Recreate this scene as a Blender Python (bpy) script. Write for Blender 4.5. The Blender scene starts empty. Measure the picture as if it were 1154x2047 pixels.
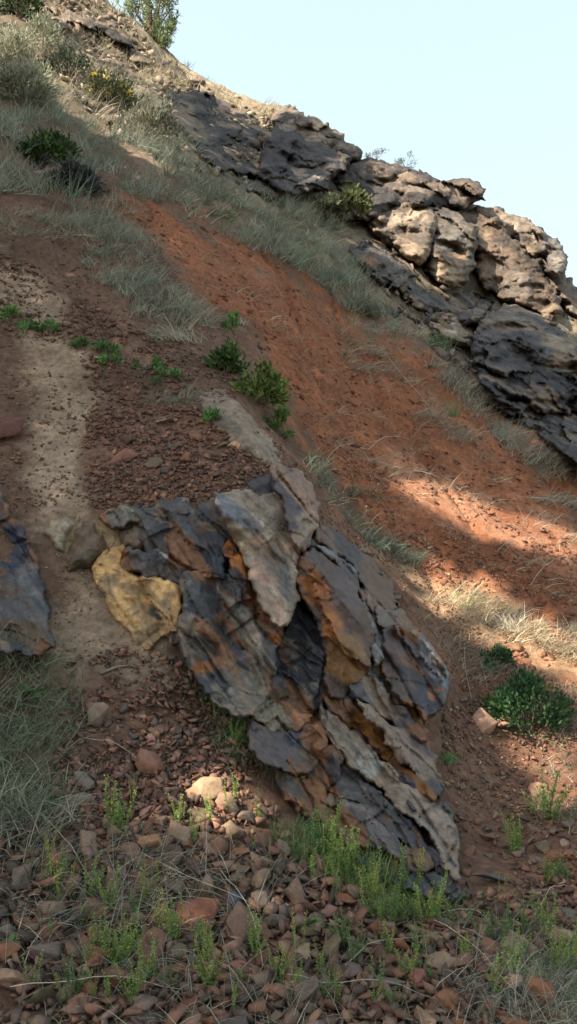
import bpy, bmesh, math, random
import numpy as np
from mathutils import Vector, Matrix, Euler
from mathutils.geometry import delaunay_2d_cdt

random.seed(11)
RNG = np.random.default_rng(11)
scene = bpy.context.scene
COL = scene.collection

# ------------------------------------------------------------------ camera
W, H, F = 1154.0, 2047.0, 1638.0            # photograph size and focal length in its pixels
PITCH = math.radians(4.0)
CAM = np.array([0.0, 0.0, 1.65])
cam_data = bpy.data.cameras.new('camera')
cam_data.sensor_fit = 'VERTICAL'
cam_data.angle_y = 2 * math.atan(H / 2 / F)
cam_data.clip_start, cam_data.clip_end = 0.05, 6000
cam_data.dof.use_dof = True
cam_data.dof.focus_distance = 4.6
cam_data.dof.aperture_fstop = 5.6
cam = bpy.data.objects.new('camera', cam_data)
cam.location = CAM
cam.rotation_euler = (math.pi / 2 + PITCH, 0, 0)
COL.objects.link(cam)
scene.camera = cam

# ------------------------------------------------------------------ sky, sun, exposure
SUN = np.array([-0.60, -0.43, 0.675]); SUN = SUN / np.linalg.norm(SUN)
elev = math.asin(SUN[2]); azim = math.atan2(SUN[0], SUN[1])
world = bpy.data.worlds.new('World'); scene.world = world; world.use_nodes = True
wn = world.node_tree.nodes; wl = world.node_tree.links
for n in list(wn): wn.remove(n)
sky = wn.new('ShaderNodeTexSky'); sky.sky_type = 'NISHITA'; sky.sun_disc = False
sky.sun_elevation = elev; sky.sun_rotation = azim
sky.altitude = 900; sky.air_density = 1.0; sky.dust_density = 5.0; sky.ozone_density = 1.0
bgn = wn.new('ShaderNodeBackground'); bgn.inputs[1].default_value = 0.15
won = wn.new('ShaderNodeOutputWorld')
veil = wn.new('ShaderNodeMix'); veil.data_type = 'RGBA'; veil.inputs[0].default_value = 0.6      # thin even high haze over the whole sky
veil.inputs[7].default_value = (2.2, 2.62, 2.42, 1)
wl.new(sky.outputs[0], veil.inputs[6]); wl.new(veil.outputs[2], bgn.inputs[0]); wl.new(bgn.outputs[0], won.inputs[0])
sl = bpy.data.lights.new('sun', 'SUN'); sl.energy = 4.9; sl.angle = math.radians(0.53)
sl.color = (1.0, 0.87, 0.70)
so = bpy.data.objects.new('sun', sl); so.location = (-20, -10, 30)
so.rotation_euler = Vector((-SUN[0], -SUN[1], -SUN[2])).to_track_quat('-Z', 'Y').to_euler()
COL.objects.link(so)
scene.view_settings.view_transform = 'Standard'
scene.view_settings.look = 'None'
scene.view_settings.exposure = 1.62
scene.view_settings.gamma = 1.0
scene.cycles.max_bounces = 5
scene.cycles.diffuse_bounces = 3
scene.cycles.transparent_max_bounces = 4

# ------------------------------------------------------------------ pixels, rays and noise
CP, SP = math.cos(PITCH), math.sin(PITCH)
def ray(px, py):
    u = (np.asarray(px, float) - W / 2) / F; v = -(np.asarray(py, float) - H / 2) / F
    return np.stack([u, CP - v * SP, SP + v * CP], -1)
def pix(p):
    q = np.asarray(p, float) - CAM
    d = q[..., 1] * CP + q[..., 2] * SP
    v = -q[..., 1] * SP + q[..., 2] * CP
    ds = np.where(d > 0.3, d, 0.3)
    return W / 2 + F * q[..., 0] / ds, H / 2 - F * v / ds, d
def _hash(ix, iy, iz, seed):
    h = (ix * 374761393 + iy * 668265263 + iz * 2147483647 + seed * 1274126177) & 0xFFFFFFFF
    h = ((h ^ (h >> 13)) * 1274126177) & 0xFFFFFFFF
    h = ((h ^ (h >> 16)) * 2246822519) & 0xFFFFFFFF
    return (h ^ (h >> 15)) & 0xFFFFFFFF
def rnd3(ix, iy, iz, seed): return _hash(ix, iy, iz, seed) / 4294967295.0
def vnoise(P, seed=0):
    """smooth value noise, -1..1"""
    P = np.asarray(P, float); f = np.floor(P); i = f.astype(np.int64); t = P - f
    t = t * t * t * (t * (t * 6 - 15) + 10)
    r = 0
    for dx in (0, 1):
        wx = t[..., 0] if dx else 1 - t[..., 0]
        for dy in (0, 1):
            wy = t[..., 1] if dy else 1 - t[..., 1]
            for dz in (0, 1):
                wz = t[..., 2] if dz else 1 - t[..., 2]
                r = r + wx * wy * wz * rnd3(i[..., 0] + dx, i[..., 1] + dy, i[..., 2] + dz, seed)
    return r * 2 - 1
def fbm(P, octs=4, seed=0, gain=0.5):
    r, a = 0, 1.0; P = np.asarray(P, float)
    for k in range(octs):
        r = r + a * vnoise(P * 2.0 ** k + 17.3 * k, seed + k); a *= gain
    return r
def facet(P, cell, tilt, seed, off=0.4):
    """broken-rock relief: every Voronoi cell is a tilted plane of its own"""
    Q = np.asarray(P, float) / cell; f = np.floor(Q).astype(np.int64)
    best = np.full(Q.shape[:-1], 1e9); val = np.zeros(Q.shape[:-1])
    for dx in (-1, 0, 1):
        for dy in (-1, 0, 1):
            for dz in (-1, 0, 1):
                ix, iy, iz = f[..., 0] + dx, f[..., 1] + dy, f[..., 2] + dz
                c = np.stack([ix + rnd3(ix, iy, iz, seed), iy + rnd3(ix, iy, iz, seed + 1), iz + rnd3(ix, iy, iz, seed + 2)], -1)
                e = Q - c; d2 = (e * e).sum(-1)
                v = (rnd3(ix, iy, iz, seed + 3) - .5) * 2 * off + tilt * (
                    e[..., 0] * (rnd3(ix, iy, iz, seed + 4) * 2 - 1) + e[..., 1] * (rnd3(ix, iy, iz, seed + 5) * 2 - 1) + e[..., 2] * (rnd3(ix, iy, iz, seed + 6) * 2 - 1))
                m = d2 < best
                best = np.where(m, d2, best); val = np.where(m, v, val)
    return val * cell
def sstep(x): x = np.clip(x, 0, 1); return x * x * (3 - 2 * x)
def polydist(px, py, poly):
    """signed distance to a polygon in photo pixels, positive inside"""
    poly = np.asarray(poly, float); n = len(poly)
    d = np.full(np.shape(px), 1e12); ins = np.zeros(np.shape(px), bool)
    for k in range(n):
        ax, ay = poly[k]; bx, by = poly[(k + 1) % n]
        ex, ey = bx - ax, by - ay
        t = np.clip(((px - ax) * ex + (py - ay) * ey) / (ex * ex + ey * ey + 1e-9), 0, 1)
        d = np.minimum(d, (px - ax - t * ex) ** 2 + (py - ay - t * ey) ** 2)
        c = ((ay > py) != (by > py)) & (px < ex * (py - ay) / (ey if abs(ey) > 1e-9 else 1e-9) + ax)
        ins ^= c
    return np.where(ins, 1, -1) * np.sqrt(d)

# ------------------------------------------------------------------ the hillside as a height field
# pixel, distance (m): read from the sizes of the stones, tufts and ledges that stand there
CTRL = [(577,2047,2.95),(0,2047,2.85),(1154,2047,3.15),(0,1850,3.45),(577,1850,3.6),(1154,1850,3.95),(250,1650,4.15),(577,1680,4.35),
 (0,1600,4.15),(880,1800,4.2),(1154,1680,5.1),(1000,1700,5.1),(130,1450,4.85),(330,1450,5.0),(480,1480,5.0),(0,1320,5.0),
 (0,1150,5.75),(160,1230,5.75),(300,1300,5.55),(430,1420,5.35),(620,1580,5.05),(760,1700,4.65),
 (150,1060,6.25),(300,1060,6.3),(450,1040,6.35),(500,1200,6.0),(450,1300,5.75),(600,1300,5.9),(600,1000,6.9),(700,1250,6.3),(720,1450,5.8),(850,1500,5.9),(880,1650,5.3),
 (0,900,6.9),(200,900,6.95),(400,900,7.0),(520,850,7.5),(600,900,8.0),
 (0,700,7.9),(200,700,8.1),(400,720,8.4),(520,760,8.6),(0,500,9.3),(200,500,9.7),(350,550,10.0),
 (960,1450,6.75),(1154,1480,6.7),(950,1250,7.8),(1154,1250,8.1),(820,1150,8.2),(700,1020,8.6),(850,1000,9.5),(1154,1050,10.0),
 (640,850,9.7),(800,850,11.0),(1000,880,11.6),(1154,900,12.2),(560,650,10.8),(700,680,12.2),(850,720,13.2),
 (420,480,11.8),(560,500,13.2),(700,560,13.8),(850,630,15.0),(1000,760,14.0),(1154,800,14.4),
 (300,380,12.2),(120,350,11.6),(0,330,11.3),(450,380,14.6),(600,430,16.0),(720,470,17.2),(1000,650,16.2),(1154,680,16.6),
 (0,200,14.0),(150,220,15.0),(300,260,16.5),(420,280,19.0),(560,330,19.5),(700,400,19.5),(830,520,18.8),(960,590,18.6),(1100,620,19.2),
 (0,60,18.5),(120,90,19.5),(230,120,21.0),(320,150,22.0),(430,215,22.5),(520,235,22.8),(620,290,22.6),(740,345,22.6),(850,385,22.4),(950,440,22.0),(1050,490,22.0),(1140,600,21.6),
 (150,-60,24.5),(290,70,25.5),(400,165,25.8),(500,205,25.5),(600,245,25.0),(720,322,24.8),(830,360,24.6),(930,410,24.0),(1040,475,23.6),(1110,560,23.0),(0,-150,25.5)]
def _cx(c):
    r = ray(c[0], c[1]); return CAM + r * c[2]
CT = np.array([_cx(c) for c in CTRL])
# outside the frame: the slope goes on to the left, falls to the right and behind, and drops away past the crest
EXTRA = [(0,0,.02),(-2,0,.3),(2,0,-.35),(0,-4,-.7),(-4,-4,.5),(4,-4,-2.2),(-4,2,1.0),(-7,2,2.6),(-7,-4,1.6),(-12,-4,4.0),(-12,4,6.2),(-6,7,4.9),(-12,12,11.5),(-18,4,9.5),(-18,-10,5.5),
 (-10,18,14.2),(-16,22,20),(4,2.5,-1.2),(8,3,-3.6),(9,8,-1.9),(14,12,-2.0),(14,2,-7),(9,14,1.7),(14,18,2.2),(12,22,4.6),(18,24,2.5),(10,-8,-6.5),(22,8,-9),(24,18,-5),
 (-8,34,15.0),(-2,34,12.0),(4,34,9),(10,34,6),(16,36,1),(-16,36,21),(-8,46,10),(4,46,3),(16,46,-4),(28,30,-6),(30,10,-14),(-14,48,14)]
CT = np.vstack([CT, np.array(EXTRA, float)])
def _tps_fit(P, z, lam=0.02):
    n = len(P)
    d2 = ((P[:, None, :] - P[None]) ** 2).sum(-1)
    K = 0.5 * d2 * np.log(d2 + 1e-12) + lam * np.eye(n)
    A = np.zeros((n + 3, n + 3)); A[:n, :n] = K; A[:n, n] = 1; A[:n, n + 1:] = P
    A[n:, :n] = A[:n, n:].T
    s = np.linalg.solve(A, np.concatenate([z, np.zeros(3)]))
    return s
TPS = _tps_fit(CT[:, :2], CT[:, 2])
def base_h(x, y):
    x = np.asarray(x, float); y = np.asarray(y, float); sh = x.shape
    X = x.ravel(); Y = y.ravel(); out = np.empty(X.shape); n = len(CT)
    for a in range(0, len(X), 40000):
        b = slice(a, a + 40000)
        d2 = (X[b, None] - CT[None, :, 0]) ** 2 + (Y[b, None] - CT[None, :, 1]) ** 2
        out[b] = (0.5 * d2 * np.log(d2 + 1e-12)) @ TPS[:n] + TPS[n] + TPS[n + 1] * X[b] + TPS[n + 2] * Y[b]
    return out.reshape(sh)
def hit(px, py, fn=None, t0=1.5, t1=40.0, steps=160):
    """distance along pixel rays to the hillside"""
    fn = fn or base_h
    px = np.atleast_1d(np.asarray(px, float)); py = np.atleast_1d(np.asarray(py, float))
    R = ray(px, py); ts = t0 * (t1 / t0) ** (np.arange(steps) / (steps - 1))
    lo = np.full(px.shape, t0); hi = np.full(px.shape, np.nan); done = np.zeros(px.shape, bool); last = np.full(px.shape, t0)
    for t in ts:
        idx = ~done
        if not idx.any(): break
        p = CAM + R[idx] * t
        below = p[:, 2] < fn(p[:, 0], p[:, 1])
        ii = np.where(idx)[0]
        hi[ii[below]] = t; lo[ii[below]] = last[ii[below]]; done[ii[below]] = True
        last[ii] = t
    hi = np.where(np.isnan(hi), t1, hi)
    for _ in range(18):
        m = (lo + hi) / 2; p = CAM + R * m[:, None]
        b = p[:, 2] < fn(p[:, 0], p[:, 1])
        hi = np.where(b, m, hi); lo = np.where(b, lo, m)
    return hi

# distances over the whole frame, for quick look-ups
GX = np.arange(-112, 1297, 16.0); GY = np.arange(-112, 2241, 16.0)
_gx, _gy = np.meshgrid(GX, GY)
TG = hit(_gx.ravel(), _gy.ravel(), steps=90).reshape(_gx.shape)
def dist(px, py):
    a = np.clip((np.asarray(px, float) - GX[0]) / 16.0, 0, len(GX) - 1.001); b = np.clip((np.asarray(py, float) - GY[0]) / 16.0, 0, len(GY) - 1.001)
    i = a.astype(int); j = b.astype(int); a = a - i; b = b - j
    return TG[j, i] * (1 - a) * (1 - b) + TG[j, i + 1] * a * (1 - b) + TG[j + 1, i] * (1 - a) * b + TG[j + 1, i + 1] * a * b

# ------------------------------------------------------------------ helpers for objects and meshes
def tag(o, label=None, cat=None, group=None, kind=None):
    if label: o['label'] = label
    if cat: o['category'] = cat
    if group: o['group'] = group
    if kind: o['kind'] = kind
    return o
def empty(name, loc, label=None, cat=None, group=None):
    o = bpy.data.objects.new(name, None); COL.objects.link(o); o.location = [float(v) for v in loc]
    o.empty_display_size = 0.1
    return tag(o, label, cat, group)
def link(name, me, mat=None, parent=None):
    o = bpy.data.objects.new(name, me); COL.objects.link(o)
    if mat and not me.materials: me.materials.append(mat)
    if parent:
        o.parent = parent
        o.matrix_parent_inverse = Matrix.Translation(-Vector(parent.location))
    return o
def mesh_np(name, V, T, C=None, smooth=False, k=3):
    """V (n,3) vertices, T (m,k) faces, C (n,3) vertex colours"""
    V = np.ascontiguousarray(V, dtype=np.float32); T = np.ascontiguousarray(T, dtype=np.int32)
    me = bpy.data.meshes.new(name); me.vertices.add(len(V)); me.vertices.foreach_set('co', V.ravel())
    m = len(T); me.loops.add(m * k); me.loops.foreach_set('vertex_index', T.ravel())
    me.polygons.add(m); me.polygons.foreach_set('loop_start', np.arange(m, dtype=np.int32) * k)
    me.polygons.foreach_set('loop_total', np.full(m, k, dtype=np.int32))
    if smooth: me.polygons.foreach_set('use_smooth', np.ones(m, dtype=bool))
    if C is not None:
        a = me.color_attributes.new('Col', 'FLOAT_COLOR', 'POINT')
        c4 = np.ones((len(V), 4), dtype=np.float32); c4[:, :3] = np.clip(C, 0, 1); a.data.foreach_set('color', c4.ravel())
    me.update(calc_edges=True)
    return me

# ------------------------------------------------------------------ materials
def mat_new(name):
    m = bpy.data.materials.new(name); m.use_nodes = True
    nt = m.node_tree; b = nt.nodes['Principled BSDF']
    return m, nt, b
def N(nt, t, **kw):
    n = nt.nodes.new(t)
    for k, v in kw.items():
        if k in n.inputs: n.inputs[k].default_value = v
        else: setattr(n, k, v)
    return n
def ramp(nt, stops, interp='LINEAR'):
    r = nt.nodes.new('ShaderNodeValToRGB'); r.color_ramp.interpolation = interp
    e = r.color_ramp.elements
    while len(e) < len(stops): e.new(0.5)
    for el, (p, c) in zip(e, stops):
        el.position = p; el.color = (*c, 1) if len(c) == 3 else c
    return r
def col_material(name, rough=0.9, var=0.35, scale=30.0, bump=0.25, bscale=60.0, spec=0.25, bdist=0.01, speck=0.0, objrand=None, detail=6, crack=None):
    """vertex colour (or a random colour for each object) x grain, with fine relief"""
    m, nt, b = mat_new(name); L = nt.links
    tc = N(nt, 'ShaderNodeTexCoord')
    geo = N(nt, 'ShaderNodeNewGeometry')
    pos = geo.outputs['Position']
    if objrand:
        oi = N(nt, 'ShaderNodeObjectInfo'); r = ramp(nt, objrand, 'LINEAR'); L.new(oi.outputs['Random'], r.inputs[0]); base = r.outputs[0]
    else:
        at = N(nt, 'ShaderNodeAttribute'); at.attribute_name = 'Col'; base = at.outputs['Color']
    n1 = N(nt, 'ShaderNodeTexNoise', Scale=scale, Detail=float(detail), Roughness=0.68); L.new(pos, n1.inputs['Vector'])
    mr = N(nt, 'ShaderNodeMapRange'); L.new(n1.outputs['Fac'], mr.inputs['Value'])
    mr.inputs['From Min'].default_value = 0.28; mr.inputs['From Max'].default_value = 0.72
    mr.inputs['To Min'].default_value = 1 - var; mr.inputs['To Max'].default_value = 1 + var
    mul = N(nt, 'ShaderNodeVectorMath', operation='MULTIPLY'); L.new(base, mul.inputs[0]); L.new(mr.outputs[0], mul.inputs[1])
    out = mul.outputs[0]
    if speck > 0:
        n2 = N(nt, 'ShaderNodeTexNoise', Scale=scale * 2.3, Detail=3.0, Roughness=0.6); L.new(pos, n2.inputs['Vector'])
        r2 = ramp(nt, [(0.60, (0, 0, 0)), (0.70, (1, 1, 1))]); L.new(n2.outputs['Fac'], r2.inputs[0])
        fm = N(nt, 'ShaderNodeMath', operation='MULTIPLY'); L.new(r2.outputs[0], fm.inputs[0]); fm.inputs[1].default_value = speck
        mx = N(nt, 'ShaderNodeMix', data_type='RGBA'); L.new(fm.outputs[0], mx.inputs[0]); L.new(out, mx.inputs[6]); mx.inputs[7].default_value = (0.34, 0.31, 0.25, 1)
        out = mx.outputs[2]
    hgt = None
    if crack:
        mp = N(nt, 'ShaderNodeMapping'); mp.inputs['Rotation'].default_value = crack[1]; mp.inputs['Scale'].default_value = crack[2]; L.new(pos, mp.inputs['Vector'])
        nw = N(nt, 'ShaderNodeTexNoise', Scale=crack[0] * 1.3, Detail=3.0); L.new(mp.outputs[0], nw.inputs['Vector'])
        ad = N(nt, 'ShaderNodeVectorMath', operation='MULTIPLY_ADD'); L.new(nw.outputs['Color'], ad.inputs[0]); ad.inputs[1].default_value = (.16, .16, .16); L.new(mp.outputs[0], ad.inputs[2])
        vo = N(nt, 'ShaderNodeTexVoronoi', feature='DISTANCE_TO_EDGE', Scale=crack[0]); L.new(ad.outputs[0], vo.inputs['Vector'])
        cr = ramp(nt, [(0.0, (0, 0, 0)), (0.035, (1, 1, 1))]); L.new(vo.outputs['Distance'], cr.inputs[0])
        hgt = cr.outputs[0]
    L.new(out, b.inputs['Base Color'])
    n3 = N(nt, 'ShaderNodeTexNoise', Scale=bscale, Detail=5.0, Roughness=0.7); L.new(pos, n3.inputs['Vector'])
    bp = N(nt, 'ShaderNodeBump', Strength=bump, Distance=bdist); L.new(n3.outputs['Fac'], bp.inputs['Height'])
    if hgt is not None:
        b2 = N(nt, 'ShaderNodeBump', Strength=0.9, Distance=crack[3]); L.new(hgt, b2.inputs['Height']); L.new(bp.outputs[0], b2.inputs['Normal']); L.new(b2.outputs[0], b.inputs['Normal'])
    else: L.new(bp.outputs[0], b.inputs['Normal'])
    b.inputs['Roughness'].default_value = rough; b.inputs['Specular IOR Level'].default_value = spec
    return m
def leaf_material(name, trans=0.35, rough=0.6):
    m, nt, b = mat_new(name); L = nt.links
    at = N(nt, 'ShaderNodeAttribute'); at.attribute_name = 'Col'
    L.new(at.outputs['Color'], b.inputs['Base Color']); b.inputs['Roughness'].default_value = rough
    b.inputs['Specular IOR Level'].default_value = 0.25
    tr = N(nt, 'ShaderNodeBsdfTranslucent'); L.new(at.outputs['Color'], tr.inputs['Color'])
    mx = N(nt, 'ShaderNodeMixShader'); mx.inputs[0].default_value = trans
    L.new(b.outputs[0], mx.inputs[1]); L.new(tr.outputs[0], mx.inputs[2])
    L.new(mx.outputs[0], nt.nodes['Material Output'].inputs['Surface'])
    return m
M_SOIL = col_material('hillside_soil', rough=0.95, var=0.5, scale=16.0, bump=0.85, bscale=55.0, spec=0.12, bdist=0.02)
M_ROCK = col_material('outcrop_rock', rough=0.55, var=0.6, scale=17.0, bump=0.5, bscale=60.0, spec=0.38, bdist=0.014, speck=0.08)
M_BASALT = col_material('basalt_rock', rough=0.9, var=0.6, scale=5.0, bump=0.8, bscale=9.0, spec=0.2, bdist=0.06, speck=0.22)
M_GRAVEL = col_material('loose_gravel', rough=0.9, var=0.25, scale=45.0, bump=0.3, bscale=90.0, spec=0.15, bdist=0.006)
STONE_PALETTE = [('dark brown', (.080, .052, .040)), ('red-brown', (.165, .082, .055)), ('brown', (.135, .084, .060)), ('grey-brown', (.115, .088, .070)), ('dusky grey', (.082, .072, .066)),
                 ('tan-brown', (.19, .127, .088)), ('rust-brown', (.175, .080, .043)), ('olive-brown', (.125, .095, .06))]
M_LEAF = leaf_material('leaf_green', 0.32)
M_GRASS = leaf_material('grass_blade', 0.25, 0.75)
M_WOOD = col_material('weathered_wood', rough=0.9, var=0.4, scale=60, bump=0.4, bscale=120, spec=0.1)
def stone_material(name, c):
    return col_material(name, rough=0.88, var=0.34, scale=24.0, bump=0.5, bscale=55.0, spec=0.2, bdist=0.01, speck=0.08, objrand=[(0.0, c), (1.0, c)])

# ------------------------------------------------------------------ ground: the hillside
RED = [(215,395),(330,415),(480,490),(640,590),(760,680),(850,715),(960,790),(1070,900),(1154,990),(1154,1420),(1040,1350),(940,1250),(860,1160),(760,1060),(650,930),(570,800),(520,700),(440,620),(350,520),(270,460)]
BRIGHT_RED = [(430,500),(540,560),(610,620),(560,640),(470,580)]
RED_SUN_STREAK = [(740,930),(830,925),(960,1000),(1154,1070),(1154,1130),(1000,1080),(900,1060),(800,1010)]  # sun streak on the red slope, painted into the soil as paler colour
SAND1 = [(0,515),(50,560),(110,600),(150,690),(185,790),(190,870),(180,960),(170,1030),(100,1070),(30,1030),(50,930),(30,840),(70,760),(40,640),(0,600)]
SAND2 = [(95,1110),(190,1140),(250,1230),(320,1310),(330,1350),(250,1370),(140,1330),(100,1260)]
OCHRE_G = [(95,1030),(230,1020),(330,1040),(330,1110),(240,1130),(130,1130)]
STRAW_TOP = [(240,40),(330,110),(480,180),(610,225),(600,260),(530,250),(470,215),(350,185),(290,230),(200,190),(120,110),(140,20)]
STRAW_BAND = [(720,1085),(860,1120),(980,1180),(1154,1300),(1154,1370),(1040,1300),(900,1225),(790,1150)]
SCREE = [(180,820),(420,830),(560,900),(560,960),(420,1000),(330,1020),(190,1010),(170,900)]
def ground_noise(x, y):
    P = np.stack([x, y, np.zeros_like(x)], -1)
    far = sstep((y - 8.0) / 8.0)
    al = x * .50 - y * .86; ac = x * .86 + y * .50          # down the fall line, across it
    rill = sstep((y - 7.0) / 2.0) * sstep((17.0 - y) / 4.0)
    rl = np.abs(fbm(np.stack([ac * 1.5 + .5 * fbm(P * .8, 2, 15), al * .22, 0 * x], -1), 3, 12))
    return 0.045 * fbm(P * 1.3, 3, 3) + 0.016 * fbm(P * 6.0, 3, 7) * (1 + 2.2 * far) + 0.16 * far * fbm(P * 0.9, 4, 21) - 0.11 * rill * (1 - sstep(rl / .35))
def ground(x, y):
    x = np.asarray(x, float); y = np.asarray(y, float)
    return base_h(x, y) + ground_noise(x, y)
def soil_colour(P):
    px, py, d = pix(P)
    wob = 34 * fbm(P * 1.9, 5, 31, .62); wob2 = 34 * fbm(P * 1.9 + 40, 5, 37, .62)
    ok = d > 1.0
    X = px + wob; Y = py + wob2
    def mk(poly, soft): return np.where(ok, sstep(polydist(X, Y, poly) / soft + 0.5), 0)[:, None]
    n1 = fbm(P * 2.1, 4, 41)[:, None]; n2 = fbm(P * 7.0, 3, 43)[:, None]
    c = np.array([.125, .075, .052]) * (1 + .25 * n1) + np.zeros((len(P), 3))        # brown scree soil
    upper = sstep((P[:, 1:2] - 10.0) / 5.0)
    c = c * (1 - upper) + upper * (np.array([.15, .118, .083]) * (1 + .3 * n1))
    right = sstep((P[:, 0:1] - 0.5) / 2.0) * sstep((P[:, 1:2] - 4.2) / 1.0) * (1 - upper)
    c = c * (1 - right) + right * np.array([.15, .077, .05])
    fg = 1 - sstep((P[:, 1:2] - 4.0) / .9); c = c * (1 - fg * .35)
    m = mk(RED, 40); red = np.array([.205, .082, .043]) * (1 + .22 * n1 + .15 * n2); c = c * (1 - m) + m * red
    m = mk(BRIGHT_RED, 60) * .8; c = c * (1 - m) + m * np.array([.19, .076, .043])
    m = mk(RED_SUN_STREAK, 50) * .75; c = c * (1 - m) + m * np.array([.30, .155, .095])
    m = mk(SAND1, 60) * np.clip(.9 + .4 * n1, 0, 1); c = c * (1 - m) + m * np.array([.275, .20, .14]) * (1 + .18 * n2)
    m = mk(SAND2, 60) * .75; c = c * (1 - m) + m * np.array([.25, .185, .13]) * (1 + .18 * n2)
    m = mk(OCHRE_G, 30) * .8; c = c * (1 - m) + m * np.array([.20, .145, .082]) * (1 + .3 * n2)
    m = mk(STRAW_TOP, 50) * .8; c = c * (1 - m) + m * np.array([.27, .225, .16]) * (1 + .4 * n2)
    m = mk(STRAW_BAND, 40) * .6; c = c * (1 - m) + m * np.array([.32, .23, .14])
    m = mk(SCREE, 40) * .7; c = c * (1 - m) + m * np.array([.15, .082, .058])
    return c
def build_ground():
    ang = np.concatenate([np.arange(-180, -24, 3.0), np.arange(-24, 24, 0.155), np.arange(24, 180, 3.0)])
    ang = np.radians(ang); na = len(ang)
    rad = 0.5 * 1.0051 ** np.arange(0, 955); rad = rad[rad < 62]; nr = len(rad)
    A, R = np.meshgrid(ang, rad)
    x = (R * np.sin(A)).ravel(); y = (R * np.cos(A)).ravel()
    z = ground(x, y)
    V = np.stack([x, y, z], 1)
    i, j = np.meshgrid(np.arange(nr - 1), np.arange(na), indexing='ij')
    i = i.ravel(); j = j.ravel(); j2 = (j + 1) % na
    T = np.stack([i * na + j, (i + 1) * na + j, (i + 1) * na + j2, i * na + j2], 1)[:, ::-1]
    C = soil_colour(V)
    c0 = len(V); V = np.vstack([V, [[0, 0, float(ground(np.zeros(1), np.zeros(1))[0])]]]); C = np.vstack([C, C[:1]])
    me = mesh_np('ground', V, T, C, smooth=True, k=4)
    bm = bmesh.new(); bm.from_mesh(me); bm.verts.ensure_lookup_table()
    for j in range(na): bm.faces.new((bm.verts[c0], bm.verts[(j + 1) % na], bm.verts[j])).smooth = True
    bmesh.ops.recalc_face_normals(bm, faces=bm.faces[:0])
    bm.to_mesh(me); bm.free()
    me.update()
    o = link('ground', me, M_SOIL); o['kind'] = 'structure'; o['label'] = 'red brown hillside falling from upper left to lower right'
    return o
build_ground()
def build_far():
    # valley floor far below and the pale dry hill across the valley
    n = 48
    V = [(0, 0, -46)]; 
    for r in (70, 300, 1200, 4000):
        for k in range(n): V.append((r * math.cos(2 * math.pi * k / n), r * math.sin(2 * math.pi * k / n), -46))
    T = [(0, 1 + k, 1 + (k + 1) % n) for k in range(n)]
    for q in range(3):
        for k in range(n):
            a = 1 + q * n + k; b = 1 + q * n + (k + 1) % n; c = a + n; d = b + n
            T += [(a, c, d), (a, d, b)]
    V = np.array(V, float)
    o = link('valley_floor', mesh_np('valley_floor', V, np.array(T), np.full((len(V), 3), (.22, .19, .12))), M_SOIL); o['kind'] = 'structure'
    # far hill: broad ridge 350 m to 700 m away on the right
    gx, gy = np.meshgrid(np.linspace(-100, 900, 80), np.linspace(280, 900, 60))
    xx = gx.ravel(); yy = gy.ravel()
    prof = np.exp(-((yy - 560) / 190) ** 2)
    P3 = np.stack([xx, yy, np.zeros_like(xx)], 1)
    zz = -50 + prof * (205 + 22 * fbm(P3 / 120, 4, 5) - 0.05 * np.abs(xx - 260))
    V = np.stack([xx, yy, zz], 1); nx, ny = 80, 60
    i, j = np.meshgrid(np.arange(ny - 1), np.arange(nx - 1), indexing='ij'); a = (i * nx + j).ravel()
    T = np.stack([a, a + 1, a + nx + 1, a + nx], 1)
    C = np.array([.42, .36, .25]) * (1 + .15 * fbm(P3 / 40, 3, 9))[:, None]
    o = link('far_hill', mesh_np('far_hill', V, T, C, smooth=True, k=4), M_SOIL); o['kind'] = 'structure'
build_far()

# ------------------------------------------------------------------ rock blocks cut from outlines read off the photograph
def rough_outline(outline, rr, step, wob):
    """break straight edges into uneven ones"""
    o = []; n = len(outline)
    def split(a, b):
        L = math.hypot(b[0] - a[0], b[1] - a[1])
        if L < step: return [a]
        t = rr.uniform(.35, .65); j = wob * L * rr.uniform(-1, 1)
        m = (a[0] + (b[0] - a[0]) * t - (b[1] - a[1]) / L * j, a[1] + (b[1] - a[1]) * t + (b[0] - a[0]) / L * j)
        return split(a, m) + split(m, b)
    for k in range(n): o += split(tuple(outline[k]), tuple(outline[(k + 1) % n]))
    o = np.array(o, float)
    area = np.sum(o[:, 0] * np.roll(o[:, 1], -1) - np.roll(o[:, 0], -1) * o[:, 1])
    return o if area > 0 else o[::-1].copy()
def cells2(u, s, seed, off, tilt):
    """piecewise tilted planes over uneven cells: broken rock faces with sharp steps between them"""
    z = np.zeros_like(u)
    fu = np.floor(u).astype(np.int64); fs = np.floor(s).astype(np.int64)
    best = np.full(u.shape, 1e9); val = np.zeros(u.shape)
    for a in (-1, 0, 1):
        for b in (-1, 0, 1):
            i, j = fu + a, fs + b; k = np.zeros_like(i)
            cu = i + .5 + .9 * (rnd3(i, j, k, seed) - .5); cs = j + .5 + .9 * (rnd3(i, j, k, seed + 1) - .5)
            du, ds = u - cu, s - cs; d2 = du * du + ds * ds
            v = (rnd3(i, j, k, seed + 2) - .5) * 2 * off + tilt * (du * (rnd3(i, j, k, seed + 3) * 2 - 1) + ds * (rnd3(i, j, k, seed + 4) * 2 - 1))
            m = d2 < best; best = np.where(m, d2, best); val = np.where(m, v, val)
    return val
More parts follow.
